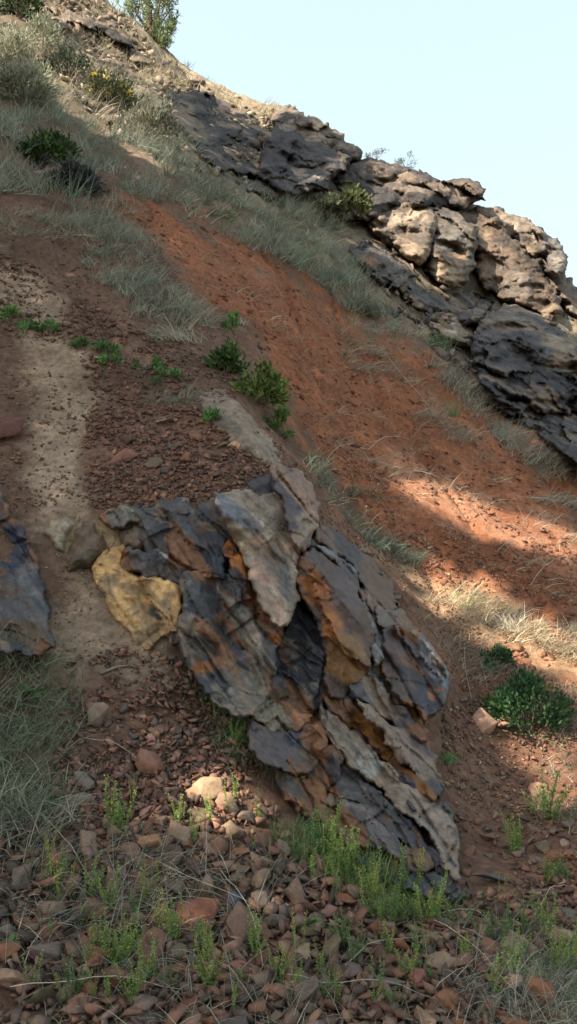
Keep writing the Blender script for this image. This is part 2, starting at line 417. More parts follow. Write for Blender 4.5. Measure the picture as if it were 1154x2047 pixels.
def facets2(u, s, seed, amp):
    """continuous relief of flat triangular facets with sharp creases"""
    fu = np.floor(u).astype(np.int64); fs = np.floor(s).astype(np.int64); a = u - fu; b = s - fs; z = np.zeros_like(fu)
    h = lambda i, j: rnd3(i, j, z, seed) * 2 - 1
    h00, h10, h01, h11 = h(fu, fs), h(fu + 1, fs), h(fu, fs + 1), h(fu + 1, fs + 1)
    flip = rnd3(fu, fs, z, seed + 9) > .5
    lo = np.where(a > b, h00 + (h10 - h00) * a + (h11 - h10) * b, h00 + (h01 - h00) * b + (h11 - h01) * a)
    a2 = 1 - a
    hi = np.where(a2 > b, h10 + (h00 - h10) * a2 + (h01 - h00) * b, h10 + (h11 - h10) * b + (h01 - h11) * a2)
    return np.where(flip, hi, lo) * amp
def rock_block(name, outline, parent, mat, proud=0.3, edge=0.12, thick=0.6, inset=16.0, plane=None, bulge=0.0, bed=52.0,
               levels=((120, 42, .05, .07), (46, 18, .014, .022)), rough=0.008, rfreq=9.0, base=(.2, .17, .13), patches=(), seed=1, lean=(0.0, 0.0), step=3.2, wob=.10, smooth=False, mottle=0.0, grow=0.0, joints=0.0):
    """outline in photo pixels; the front stands `proud` metres out of the hillside (or on `plane`), and the block runs `thick` metres back into it.
    bed: direction of the bedding in degrees; levels: (cell length, cell width in pixels, step in m, tilt in m) of the broken faces"""
    rr = random.Random(seed)
    if grow:
        c0 = np.mean(outline, 0); outline = [tuple(np.array(p) + (np.array(p) - c0) / (np.linalg.norm(np.array(p) - c0) + 1e-6) * grow) for p in outline]
    o = rough_outline(outline, rr, step * 2.2, wob); n = len(o); ctr = o.mean(0)
    x0, y0 = o.min(0); x1, y1 = o.max(0)
    gx, gy = np.meshgrid(np.arange(x0, x1, step), np.arange(y0, y1, step * .87))
    gx = gx + (np.arange(gx.shape[0]) % 2)[:, None] * step * .5
    rs = np.random.default_rng(seed); gx = gx + rs.uniform(-.3, .3, gx.shape) * step; gy = gy + rs.uniform(-.3, .3, gy.shape) * step
    gx = gx.ravel(); gy = gy.ravel(); dd = polydist(gx, gy, o); k = dd > step * .55
    pts = [Vector(p) for p in o] + [Vector((a, b)) for a, b in zip(gx[k], gy[k])]
    vs, es, fs, _, _, _ = delaunay_2d_cdt(pts, [(q, (q + 1) % n) for q in range(n)], [], 1, 1e-5)
    V2 = np.array([(v.x, v.y) for v in vs]); Fc = np.array([f for f in fs if len(f) == 3], dtype=np.int64)
    X, Y = V2[:, 0], V2[:, 1]
    dd = np.maximum(polydist(X, Y, o), 0)
    T = dist(X, Y) if plane is None else plane[0] + plane[1] * (X - ctr[0]) + plane[2] * (Y - ctr[1])
    P0 = CAM + ray(X, Y) * T[:, None]
    e = 1 - np.clip(dd / inset, 0, 1)
    pr = proud - edge * (1 - np.sqrt(np.clip(1 - e * e, 0, 1))) - edge * .35 * e
    pr = pr + bulge * np.sqrt(np.clip(dd / max(dd.max(), 1), 0, 1)) + lean[0] * (X - ctr[0]) / 100 + lean[1] * (Y - ctr[1]) / 100
    th = math.radians(bed + rr.uniform(-6, 6)); mpp = float(np.mean(T)) / F
    Pn = P0 / (mpp * 60)
    wx, wy = fbm(Pn, 3, 50 + seed % 7), fbm(Pn + 31, 3, 60 + seed % 7)
    for q, (cl, cw, off, tl) in enumerate(levels):
        xw = X + wx * cw * .22; yw = Y + wy * cw * .22
        u = (xw * math.cos(th) + yw * math.sin(th)) / cl + seed * 1.7; s = (-xw * math.sin(th) + yw * math.cos(th)) / cw + seed * .9
        if off: pr = pr + cells2(u * .6, s * .6, seed * 13 + q * 29, off, off * .5)
        u = u + .35 * vnoise(np.stack([u * .7, s * .7, 0 * u + seed], -1), 7); s = s + .35 * vnoise(np.stack([u * .7 + 5, s * .7, 0 * u + seed], -1), 8)
        pr = pr + facets2(u, s, seed * 17 + q * 31, tl)
    pr = pr + rough * fbm(P0 * rfreq, 4, 77)
    if joints:      # cracks and ledges that run on from block to block
        Pw = np.stack([X / 110, Y / 110, 0 * X], -1)
        for ang, gap, wid, dep, keep, brk, sd in ((54, 56, 2.6, .06, .6, 190, 3), (-31, 74, 2.4, .045, .27, 70, 5), (12, 105, 2.2, .04, .20, 90, 8)):
            ca, sa = math.cos(math.radians(ang)), math.sin(math.radians(ang))
            uu = X * ca + Y * sa + 22 * fbm(Pw, 2, sd + 1); ss = (-X * sa + Y * ca + 16 * fbm(Pw, 3, sd)) / gap
            k = np.round(ss).astype(np.int64); ku = np.floor(uu / brk + rnd3(k, k * 0, k * 0, sd) * 3).astype(np.int64)
            d = np.abs(ss - k - (rnd3(k, k * 0, k * 0, sd + 2) - .5) * .5) * gap
            pr = pr - joints * dep * (rnd3(k, ku, k * 0, sd + 4) < keep) * np.exp(-(d / wid) ** 2)
            if sd == 3:
                kb = np.floor(ss).astype(np.int64); pr = pr + joints * .075 * (rnd3(kb, np.floor(uu / 210).astype(np.int64), kb * 0, 21) - .5)
    V = CAM + ray(X, Y) * (T - pr)[:, None]
    # sides and back
    ec = np.sort(np.stack([Fc, np.roll(Fc, -1, 1)], -1).reshape(-1, 2), 1)
    key = ec[:, 0] * 1000003 + ec[:, 1]; uq, cnt = np.unique(key, return_counts=True); bset = set(uq[cnt == 1].tolist())
    bed_e = []
    for f in Fc:
        for a, b in ((f[0], f[1]), (f[1], f[2]), (f[2], f[0])):
            lo, hi = (a, b) if a < b else (b, a)
            if lo * 1000003 + hi in bset: bed_e.append((a, b))
    bv = sorted({v for e_ in bed_e for v in e_}); m = len(bv); loc = {v: i for i, v in enumerate(bv)}
    nv = len(V); R = ray(X[bv], Y[bv]); Cc = V[bv].mean(0) + ray(*ctr) * thick
    rings = []
    for q, t in enumerate((.12, .4, 1.0)):
        B = V[bv] + R * thick * t
        B = B + (Cc - B) * (.03, .08, .25)[q] + rough * 3 * np.stack([fbm(B * 3 + c, 3, 5) for c in (0, 9, 18)], -1)
        rings.append(B)
    V = np.vstack([V] + rings + [Cc[None]])
    F2 = [Fc[:, ::-1]]
    side = []
    for a, b in bed_e:
        ia, ib = loc[a], loc[b]; p, q_ = a, b
        for r in range(3):
            a2, b2 = nv + r * m + ia, nv + r * m + ib
            side += [(p, q_, b2), (p, b2, a2)]; p, q_ = a2, b2
        side.append((p, q_, nv + 3 * m))
    F2.append(np.array(side, dtype=np.int64))
    P3 = V
    px, py, _ = pix(P3)
    sc = float(np.mean(T)) / 6.0
    wob1 = fbm(P3 * 5.0 / sc, 4, 91); wob2 = fbm(P3 * 5.0 / sc + 9, 4, 95)
    Xp = px + 15 * wob1; Yp = py + 15 * wob2
    C = np.array(base) * (1 + .2 * fbm(P3 * 8 / sc, 3, 99))[:, None]
    if joints:      # iron and manganese stains follow the bedding across the whole face
        ca, sa = math.cos(math.radians(54)), math.sin(math.radians(54))
        q1 = np.stack([(px * ca + py * sa) / 190, (-px * sa + py * ca) / 58, 0 * px], -1)
        st1 = fbm(q1, 5, 301, .6); st2 = fbm(q1 * 1.3 + 7, 5, 311, .6); st3 = fbm(q1 * 1.1 + 19, 5, 321, .6)
        for n_, c_, lo_ in ((st3, (.185, .128, .088), .42), (st2, (.018, .021, .03), .20), (st1, (.15, .060, .021), .24)):
            w = (sstep((n_ - lo_) / .28) * .8 * joints)[:, None]; C = C * (1 - w) + w * np.array(c_)
    if mottle:
        mn = fbm(P3 * 1.4, 4, 61)
        w = (sstep((mn - .15) / .35) * mottle)[:, None]; C = C * (1 - w) + w * np.array([.03, .028, .03])
        w = (sstep((-mn - .2) / .35) * mottle)[:, None]; C = C * (1 - w) + w * np.array([.19, .14, .10])
    for (qx, qy, rx, ry, rot, colr, st) in patches:
        cs, sn = math.cos(math.radians(rot)), math.sin(math.radians(rot))
        ux = ((Xp - qx) * cs + (Yp - qy) * sn) / rx; uy = (-(Xp - qx) * sn + (Yp - qy) * cs) / ry
        w = (sstep((1.25 - np.sqrt(ux * ux + uy * uy)) / .5) * st)[:, None]
        C = C * (1 - w) + w * np.array(colr)
    me = mesh_np(name, V, np.vstack(F2), np.clip(C, .004, 1), smooth=smooth)
    me.materials.append(mat)
    return link(name, me, None, parent)

# ------------------------------------------------------------------ the near outcrop
TAN, GREY, NAVY, PURP = (.27, .205, .15), (.15, .14, .125), (.024, .027, .038), (.105, .083, .08)
RUST, DRUST, OCHRE, PINK = (.26, .095, .024), (.10, .047, .026), (.62, .375, .145), (.28, .17, .12)
def base_at(px, py):
    return CAM + ray(px, py) * float(hit(px, py)[0])
crag = empty('rock_outcrop', base_at(650, 1640), 'tall fractured outcrop stained rust, tan and blue-black in the middle of the slope', 'outcrop')
def near(name, outline, base, proud, patches=(), **kw):
    kw.setdefault('seed', len(outline) + int(abs(outline[0][0])))
    kw.setdefault('joints', 1.0); kw.setdefault('inset', 5.0); kw.setdefault('edge', .05); kw.setdefault('wob', .19); kw.setdefault('rough', .005)
    base = tuple(.68 * v for v in base); patches = [tuple(q[:5]) + (tuple(.68 * v for v in q[5]), q[6]) for q in patches]
    kw.setdefault('levels', ((130, 54, .07, .16), (54, 24, .022, .05), (20, 10, .004, .012)))
    c = np.mean(outline, 0); g = kw.pop('grow', 8.0)
    outline = [tuple(np.array(p) + (np.array(p) - c) / (np.linalg.norm(np.array(p) - c) + 1e-6) * g) for p in outline]
    return rock_block(name, outline, kw.pop('parent', crag), kw.pop('mat', M_ROCK), proud=proud, base=base, patches=patches, **kw)
near('rock_core', [(250,1060),(330,1030),(430,995),(545,945),(600,955),(630,1010),(628,1060),(650,1085),(700,1110),(745,1170),(790,1245),(830,1262),(875,1340),(885,1390),(850,1440),(872,1520),(885,1600),(905,1680),(914,1760),(895,1790),(800,1765),(690,1700),(640,1640),(545,1540),(505,1480),(500,1425),(430,1395),(365,1310),(345,1230),(300,1150)], (.065,.05,.042), .10, [], grow=0, edge=.12, inset=20, thick=.5,
     levels=((90, 40, .05, .07), (36, 16, .02, .03), (16, 8, 0, .01)))
near('rock_block', [(545,935),(575,938),(603,950),(622,975),(634,1010),(632,1050),(618,1075),(600,1105),(590,1090),(578,1050),(570,1000),(548,965)], (.25,.145,.098), .44, [(610,1060,22,35,0,TAN,.8),(612,1085,8,22,15,DRUST,.8)])
near('rock_face', [(428,990),(470,985),(520,1000),(552,985),(572,1010),(580,1055),(592,1095),(598,1140),(596,1195),(582,1225),(560,1250),(535,1222),(515,1185),(500,1150),(492,1105),(470,1075),(450,1050),(440,1020)], TAN, .52,
     [(465,1025,60,16,40,(.10,.115,.15),.8),(545,1170,26,60,-20,(.34,.215,.15),.8),(500,1040,40,12,50,(.06,.065,.08),.8),(575,1150,10,40,-10,(.10,.10,.105),.7),(475,1075,25,14,45,(.20,.16,.10),.8),(548,1180,12,8,0,(.42,.38,.32),.6)], joints=.45)
near('rust_band', [(436,1040),(455,1052),(475,1080),(495,1112),(502,1155),(520,1190),(540,1226),(562,1256),(560,1290),(535,1280),(505,1245),(478,1205),(462,1150),(448,1100)], (.14,.062,.028), .30,
     [(472,1105,66,16,62,(.36,.13,.03),.95),(510,1200,40,12,55,(.17,.065,.022),.8),(552,1272,18,18,0,(.32,.105,.025),.9),(490,1220,30,10,50,NAVY,.6)])
near('dark_block', [(328,1062),(350,1036),(395,1030),(430,1050),(446,1095),(450,1150),(420,1150),(385,1130),(345,1105)], NAVY, .26, [(400,1045,40,8,15,(.16,.08,.03),.7),(370,1060,14,8,0,(.09,.10,.12),.6)])
near('grey_slab', [(372,1150),(425,1140),(462,1160),(485,1215),(520,1262),(548,1290),(546,1340),(536,1385),(505,1422),(470,1425),(430,1400),(400,1360),(372,1310),(362,1270),(372,1230),(360,1180)], (.165,.14,.112), .42,
     [(400,1205,40,45,20,(.05,.052,.065),.9),(450,1195,50,9,55,(.16,.16,.145),.8),(440,1265,70,10,40,(.04,.035,.035),.9),(415,1335,22,13,0,RUST,.9),(480,1310,50,12,55,(.06,.065,.085),.8),(400,1290,35,18,10,(.02,.018,.016),.9)])
near('ochre_patch', [(200,1120),(225,1100),(245,1105),(250,1140),(300,1160),(345,1170),(356,1200),(355,1240),(345,1275),(335,1308),(300,1302),(270,1285),(255,1250),(225,1220),(205,1180)], OCHRE, .16,
     [(312,1228,22,11,25,(.05,.05,.045),.95),(225,1170,18,30,20,(.26,.19,.11),.8),(285,1275,24,14,30,(.25,.18,.10),.8),(340,1200,14,30,0,(.20,.15,.09),.7),(265,1165,40,9,25,(.17,.11,.055),.8),(300,1195,50,7,20,(.2,.13,.06),.7),(325,1290,20,12,0,(.30,.22,.09),.6)], rough=.02, joints=.45)
near('brown_knob', [(130,1105),(150,1065),(165,1040),(190,1045),(205,1075),(215,1110),(185,1135),(150,1145),(125,1130)], (.15,.10,.062), .05, [(165,1120,40,14,-20,(.085,.07,.04),.8)], joints=.3, bulge=.14, edge=.14, inset=24, levels=((60,40,0,.04),), smooth=True, rough=.01)
near('brown_knob', [(238,1062),(270,1045),(300,1058),(297,1095),(262,1108),(242,1090)], (.16,.105,.062), .05, [(262,1085,14,12,0,(.08,.05,.04),.8)], joints=.3, bulge=.12, edge=.14, inset=20, levels=((60,40,0,.04),), smooth=True, rough=.01)
near('weathered_ledge', [(205,1035),(260,1015),(330,1005),(428,992),(440,1030),(395,1028),(350,1035),(322,1075),(300,1100),(296,1056),(270,1043),(230,1058)], (.20,.165,.12), .10, [(250,1040,30,10,0,(.13,.125,.12),.7),(380,1012,40,8,-5,(.07,.07,.075),.8)], rough=.02)
near('pale_lump', [(100,1040),(130,1025),(160,1035),(150,1062),(130,1100),(108,1100),(96,1070)], (.25,.20,.13), .03, [(135,1040,14,10,0,(.32,.28,.22),.5)], joints=.3, bulge=.08, edge=.12, inset=18, rough=.02)
near('broken_ledge', [(250,1108),(285,1104),(330,1112),(385,1138),(362,1175),(345,1165),(300,1155),(254,1140)], (.10,.075,.065), .15, [(300,1120,40,9,10,(.05,.055,.065),.8),(325,1100,10,8,0,(.5,.48,.45),.8)], rough=.02)
near('dark_block', [(597,1205),(612,1215),(630,1240),(645,1270),(648,1310),(640,1350),(648,1400),(620,1425),(590,1425),(550,1410),(538,1385),(548,1340),(556,1290),(575,1250)], (.060,.052,.052), .14,
     [(590,1318,50,9,38,(.19,.15,.12),.9),(570,1365,40,16,20,(.12,.105,.115),.8),(565,1395,30,14,20,(.085,.05,.03),.8),(600,1235,12,25,0,(.03,.03,.04),.8),(625,1370,16,10,45,(.2,.2,.2),.6)])
near('rust_block', [(600,1120),(625,1100),(650,1115),(690,1140),(712,1180),(728,1225),(745,1265),(735,1310),(735,1335),(715,1360),(690,1385),(660,1390),(648,1350),(650,1300),(640,1255),(618,1215),(602,1190)], (.085,.045,.030), .36,
     [(622,1165,26,44,-10,(.25,.095,.03),.95),(655,1245,50,16,75,(.36,.13,.03),.95),(690,1315,46,50,0,(.20,.10,.03),.95),(690,1195,30,45,-30,(.10,.07,.072),.8),(615,1140,20,10,0,NAVY,.7),(668,1375,24,12,0,(.07,.03,.018),.8)], bulge=.08, joints=.55)
near('grey_slab', [(625,1095),(655,1100),(690,1125),(715,1165),(730,1210),(750,1245),(768,1275),(765,1310),(745,1330),(738,1300),(742,1265),(725,1225),(708,1180),(685,1145),(650,1120)], (.175,.165,.16), .38, [(645,1105,24,12,20,(.06,.07,.10),.8)])
near('brown_ledge', [(640,1045),(690,1080),(735,1115),(775,1165),(790,1210),(770,1225),(745,1240),(728,1200),(715,1155),(690,1118),(650,1094),(630,1080)], (.13,.075,.05), .24, [(730,1200,16,24,0,(.19,.13,.10),.8)], rough=.025)
near('brown_ledge', [(760,1215),(800,1225),(835,1262),(800,1262),(775,1275),(752,1245)], (.15,.12,.095), .26, [])
near('overhang_block', [(768,1265),(795,1255),(830,1262),(858,1295),(880,1330),(892,1368),(888,1392),(868,1420),(848,1436),(830,1405),(800,1385),(775,1350),(765,1310)], (.062,.038,.03), .52,
     [(866,1325,64,12,60,(.20,.21,.235),.9),(872,1388,13,13,0,(.30,.11,.04),.9),(820,1300,20,16,30,(.09,.075,.07),.7)], lean=(.12, 0))
near('tan_wedge', [(735,1330),(765,1325),(800,1380),(835,1410),(852,1438),(840,1446),(800,1412),(765,1375)], (.25,.195,.135), .33, [])
near('blue_grey_slab', [(700,1375),(735,1345),(770,1380),(810,1420),(845,1450),(850,1475),(835,1480),(790,1450),(750,1420),(715,1400)], (.085,.083,.092), .26, [(800,1425,40,8,38,(.17,.145,.135),.7)])
near('rust_streak', [(655,1395),(690,1385),(720,1420),(760,1460),(785,1500),(810,1530),(850,1560),(868,1590),(855,1600),(820,1565),(780,1530),(745,1490),(705,1460),(670,1430)], (.22,.09,.026), .31,
     [(690,1430,40,16,45,(.10,.05,.022),.8),(740,1460,46,16,40,(.40,.17,.04),.9),(840,1560,30,12,40,(.20,.08,.025),.7)], rough=.012)
near('tan_slab', [(718,1402),(760,1430),(800,1460),(845,1480),(868,1510),(880,1560),(878,1590),(862,1585),(830,1548),(795,1510),(770,1465)], (.24,.175,.135), .37, [(840,1490,40,10,40,(.09,.09,.105),.7)])
near('tan_slab', [(645,1400),(670,1432),(705,1465),(745,1497),(785,1540),(825,1575),(860,1605),(885,1600),(900,1640),(912,1700),(918,1750),(905,1755),(875,1700),(830,1640),(785,1600),(745,1565),(700,1530),(670,1490),(645,1450)], (.25,.19,.142), .33,
     [(735,1530,22,14,30,(.34,.32,.29),.8),(670,1470,40,14,50,(.20,.17,.125),.8),(850,1650,50,10,50,(.24,.20,.175),.7)])
near('dark_lens', [(775,1550),(800,1545),(825,1565),(850,1600),(870,1635),(850,1625),(815,1595),(790,1575)], (.04,.036,.045), .37, [])
near('tan_block', [(512,1418),(560,1408),(618,1430),(600,1452),(575,1468),(540,1455),(515,1440)], (.225,.185,.13), .34, [])
near('purple_block', [(500,1440),(530,1455),(575,1470),(605,1452),(640,1440),(648,1460),(638,1500),(620,1535),(590,1545),(555,1528),(520,1510),(505,1475)], PURP, .34, [(590,1475,30,10,-20,(.05,.065,.095),.8),(560,1500,40,12,10,(.12,.10,.105),.6)])
near('dark_block', [(640,1480),(670,1495),(688,1515),(672,1560),(655,1580),(635,1560),(622,1535)], (.068,.058,.064), .31, [])
near('dark_slab', [(540,1530),(600,1548),(640,1570),(650,1600),(640,1640),(600,1610),(560,1570)], (.075,.062,.055), .18, [(555,1545,24,10,15,(.10,.06,.035),.8)])
near('dark_slab', [(690,1520),(720,1540),(760,1590),(790,1620),(830,1670),(850,1700),(820,1700),(780,1670),(740,1620),(700,1600),(665,1585),(675,1555)], (.07,.062,.062), .22, [(720,1600,40,10,30,(.13,.11,.10),.7),(770,1640,16,16,0,(.11,.06,.04),.7)])
near('purple_slab', [(645,1600),(680,1590),(730,1615),(780,1665),(820,1705),(800,1715),(760,1690),(730,1690),(690,1685),(650,1650)], (.14,.115,.11), .30, [(690,1610,40,8,15,(.19,.165,.145),.7)])
near('rust_ledge', [(748,1690),(800,1708),(850,1700),(872,1715),(845,1742),(800,1737),(760,1717)], (.12,.065,.03), .22, [(840,1718,24,10,0,(.22,.10,.03),.8)])
near('dark_slab', [(680,1690),(740,1695),(800,1738),(850,1745),(890,1750),(914,1775),(905,1802),(860,1792),(810,1772),(750,1742),(700,1715)], (.055,.05,.055), .16, [(750,1710,40,10,15,(.10,.09,.10),.7)])
near('dark_slab', [(785,1602),(830,1642),(875,1702),(910,1760),(890,1755),(860,1712),(840,1690),(800,1640)], (.045,.046,.058), .30, [(835,1670,16,16,0,(.15,.07,.03),.7)])
left_crag = empty('rock_outcrop', base_at(30, 1300), 'blue-black outcrop at the left edge beside the pale sand chute', 'outcrop')
near('rock_face', [(-70,950),(0,985),(20,1020),(45,1060),(65,1110),(88,1180),(95,1230),(108,1290),(80,1305),(40,1295),(0,1295),(-70,1300)], (.10,.09,.088), .22,
     [(15,1105,34,55,20,(.022,.03,.055),.95),(20,1180,25,20,0,(.085,.05,.03),.7),(70,1180,50,12,60,(.13,.13,.135),.7),(40,1260,50,24,0,(.10,.062,.03),.85),(0,1030,20,40,0,NAVY,.7)], parent=left_crag)
smooth_rock = empty('boulder', base_at(500, 930), 'smooth tan bedrock hump below the leafy green bush', 'boulder')
near('rock_face', [(398,765),(450,758),(500,788),(540,845),(562,900),(560,940),(530,928),(480,895),(430,855),(392,812)], (.235,.175,.125), .02, [(450,850,40,10,45,(.12,.08,.06),.7)], parent=smooth_rock, joints=.3, edge=.10, inset=30, bulge=.10, levels=((80,40,0,.05),(30,16,0,.012)), smooth=True, rough=.012)

# ------------------------------------------------------------------ basalt crags along the crest
def upper(name, outline, base, proud, patches=(), **kw):
    kw.setdefault('seed', len(outline) + int(abs(outline[0][0])))
    kw.setdefault('levels', ((56, 32, .28, .50), (25, 14, .09, .22), (11, 6, .015, .08)))
    return rock_block(name, outline, kw.pop('parent'), kw.pop('mat', M_BASALT), proud=proud, base=base, patches=patches, edge=kw.pop('edge', .4), mottle=kw.pop('mottle', .6), grow=kw.pop('grow', 4.0), thick=kw.pop('thick', 3.0),
                      rough=kw.pop('rough', .04), rfreq=2.2, bed=kw.pop('bed', 22.0), step=2.6, wob=.16, inset=kw.pop('inset', 13.0), **kw)
BAS = (.045, .040, .040); BASL = (.20, .155, .115)
c1 = empty('basalt_crag', base_at(520, 370), 'dark broken basalt crag on the upper slope below the pale dry grass crest', 'crag')
upper('rock_face', [(345,200),(365,185),(400,188),(450,205),(490,225),(520,250),(540,280),(525,320),(520,350),(480,345),(440,335),(415,318),(395,300),(380,270),(350,250)], BAS, .7, [(365,240,30,40,0,(.17,.13,.10),.8),(470,300,30,30,0,(.03,.028,.03),.8)], parent=c1)
upper('rock_face', [(525,262),(560,262),(610,285),(660,300),(700,315),(690,345),(660,350),(655,380),(610,382),(560,378),(520,350),(525,315)], (.052,.046,.044), .75, [(600,345,16,10,0,(.25,.2,.16),.7),(620,370,16,10,0,(.30,.25,.21),.8),(570,330,30,20,0,(.035,.032,.036),.7)], parent=c1, plane=(18.6, .004, -.03))
upper('crest_knob', [(545,240),(560,225),(578,220),(596,222),(610,235),(632,240),(655,255),(690,285),(722,305),(720,325),(690,325),(650,305),(610,290),(570,275),(548,262)], (.095,.078,.066), .3, [(575,262,20,10,0,(.20,.165,.14),.7),(640,248,14,10,0,(.34,.27,.2),.7)], parent=c1, plane=(21.5, .005, -.02))
upper('scree_ledge', [(430,335),(480,348),(540,365),(600,382),(650,388),(600,395),(520,385),(450,362)], (.13,.10,.075), .35, [], parent=c1, edge=.2)
c2 = empty('basalt_crag', base_at(760, 440), 'long dark basalt ledge jutting out over the pale boulder on the crest', 'crag')
upper('rock_face', [(655,395),(668,360),(690,340),(722,322),(760,325),(810,338),(850,352),(880,385),(850,412),(800,412),(770,425),(735,440),(700,440),(665,432)], (.055,.047,.043), .5, [(700,395,24,34,0,(.13,.13,.055),.7),(790,360,60,10,20,(.17,.13,.10),.7)], parent=c2, plane=(19.8, .006, -.024))
upper('jutting_ledge', [(800,350),(830,345),(860,352),(900,366),(935,362),(955,368),(967,382),(962,396),(940,402),(925,415),(890,418),(850,414),(810,405)], (.062,.05,.044), .5, [(880,372,50,8,15,(.2,.15,.115),.7),(890,408,40,10,10,(.028,.026,.028),.8)], parent=c2, plane=(20.6, .006, -.02))
c3 = empty('boulder', base_at(850, 570), 'large pale tan boulder with a dark cleft, in sun below the basalt ledge', 'boulder')
upper('rock_face', [(738,440),(765,425),(795,408),(825,404),(850,415),(868,430),(866,470),(856,505),(838,532),(815,515),(790,495),(760,478),(742,460)], (.19,.145,.105), .5, [(800,425,30,10,-10,(.27,.22,.17),.6),(790,455,22,12,10,(.14,.11,.085),.7),(840,445,14,24,0,(.12,.10,.085),.7)], parent=c3, plane=(18.5, .002, -.02), edge=.35)
upper('rock_face', [(862,425),(895,420),(920,432),(940,455),(952,490),(948,530),(935,560),(905,572),(875,560),(852,540),(858,510),(868,470)], (.085,.072,.06), .6, [(900,470,30,40,10,(.095,.085,.078),.8),(880,548,30,14,15,(.27,.21,.15),.9),(915,520,20,12,0,(.22,.14,.09),.7)], parent=c3, plane=(18.3, .003, -.02), edge=.4)
c4 = empty('basalt_crag', base_at(1060, 620), 'brown sunlit rock wall stepping down the crest beside the pale boulder', 'crag')
upper('rock_face', [(915,425),(955,415),(985,420),(1015,450),(1050,500),(1085,545),(1110,590),(1125,620),(1100,640),(1060,615),(1010,600),(970,575),(950,540),(955,490),(940,455)], (.105,.075,.054), .5, [(1000,450,60,10,30,(.11,.075,.06),.7),(1030,560,30,40,-30,(.12,.10,.085),.7),(960,480,16,40,0,(.20,.145,.10),.6)], parent=c4, plane=(19.4, .003, -.018))
upper('crest_ledge', [(960,412),(1000,418),(1030,432),(1070,452),(1092,470),(1108,500),(1130,560),(1154,580),(1190,610),(1190,680),(1130,640),(1110,595),(1080,545),(1045,500),(1015,455)], (.14,.11,.085), .3, [(1060,470,50,10,35,(.25,.21,.165),.6),(1120,600,20,30,0,(.10,.075,.06),.7)], parent=c4, plane=(20.6, .002, -.018))
upper('crest_knob', [(1062,458),(1078,455),(1092,470),(1108,482),(1122,492),(1130,515),(1128,540),(1112,552),(1098,540),(1085,505)], (.12,.105,.095), .5, [(1120,520,8,24,0,(.24,.2,.17),.6)], parent=c4, plane=(20.3, .002, -.015))
c5 = empty('basalt_crag', base_at(1080, 880), 'low black bedded basalt cliff at the right edge above the red soil', 'crag')
upper('rock_face', [(965,640),(1010,610),(1060,620),(1110,640),(1190,660),(1190,760),(1110,750),(1040,740),(990,745),(955,725),(945,690)], (.07,.065,.066), .8, [(1120,680,30,14,0,(.22,.17,.12),.8),(1020,650,40,10,10,(.13,.115,.095),.7)], parent=c5)
upper('rock_face', [(955,730),(1000,742),(1050,738),(1110,745),(1190,755),(1190,830),(1130,830),(1060,810),(1010,800),(970,775)], (.036,.033,.036), 1.0, [(1130,735,20,10,0,(.16,.16,.16),.7)], parent=c5)
upper('rock_face', [(985,790),(1020,802),(1070,812),(1130,828),(1190,832),(1190,960),(1154,935),(1100,890),(1050,850),(1010,830)], (.055,.05,.05), .7, [(1060,840,30,10,30,(.13,.12,.105),.7)], parent=c5)
c6 = empty('basalt_crag', base_at(840, 620), 'shaded grey talus ledge under the pale boulder', 'crag')
upper('rock_face', [(700,490),(740,480),(790,510),(830,540),(880,572),(940,575),(990,600),(960,640),(930,650),(880,625),(820,600),(770,570),(720,530)], (.075,.066,.062), .35, [(745,515,24,12,20,(.19,.095,.055),.7),(740,545,20,9,15,(.18,.175,.165),.7)], parent=c6)
upper('scree_ledge', [(850,625),(890,628),(940,655),(940,700),(915,690),(880,660)], (.21,.155,.115), .3, [(885,640,20,8,20,(.26,.13,.085),.7),(905,655,12,8,0,(.38,.32,.26),.7)], parent=c6, edge=.2)
c7 = empty('basalt_crag', base_at(240, 90), 'small dark rock step just below the juniper on the crest', 'crag')
upper('rock_face', [(195,40),(225,38),(250,55),(262,78),(258,96),(235,82),(210,66),(192,56)], (.06,.05,.045), .35, [], parent=c7, edge=.3)
c8 = empty('basalt_crag', base_at(230, 150), 'low brown ledge in the upper left between grass banks', 'crag')
upper('rock_face', [(160,115),(190,104),(235,120),(280,135),(292,160),(268,165),(235,152),(195,145),(165,135)], (.085,.065,.05), .4, [(200,110,30,8,10,(.28,.21,.16),.8)], parent=c8, edge=.3)
c10 = empty('basalt_crag', base_at(330, 130), 'low weathered ledge along the crest under the juniper', 'crag')
upper('rock_face', [(262,100),(300,112),(340,128),(385,150),(410,170),(380,175),(330,160),(285,140),(258,118)], (.12,.095,.072), .35, [(330,140,40,8,20,(.24,.19,.145),.7)], parent=c10, edge=.3, inset=10)
c11 = empty('basalt_crag', base_at(130, 70), 'pale stony ledge at the top left between sagebrush and dark rock step', 'crag')
upper('rock_face', [(105,30),(140,22),(185,40),(195,62),(170,72),(130,62),(100,50)], (.15,.118,.09), .3, [(140,40,24,8,20,(.26,.2,.155),.7)], parent=c11, edge=.3, inset=10)

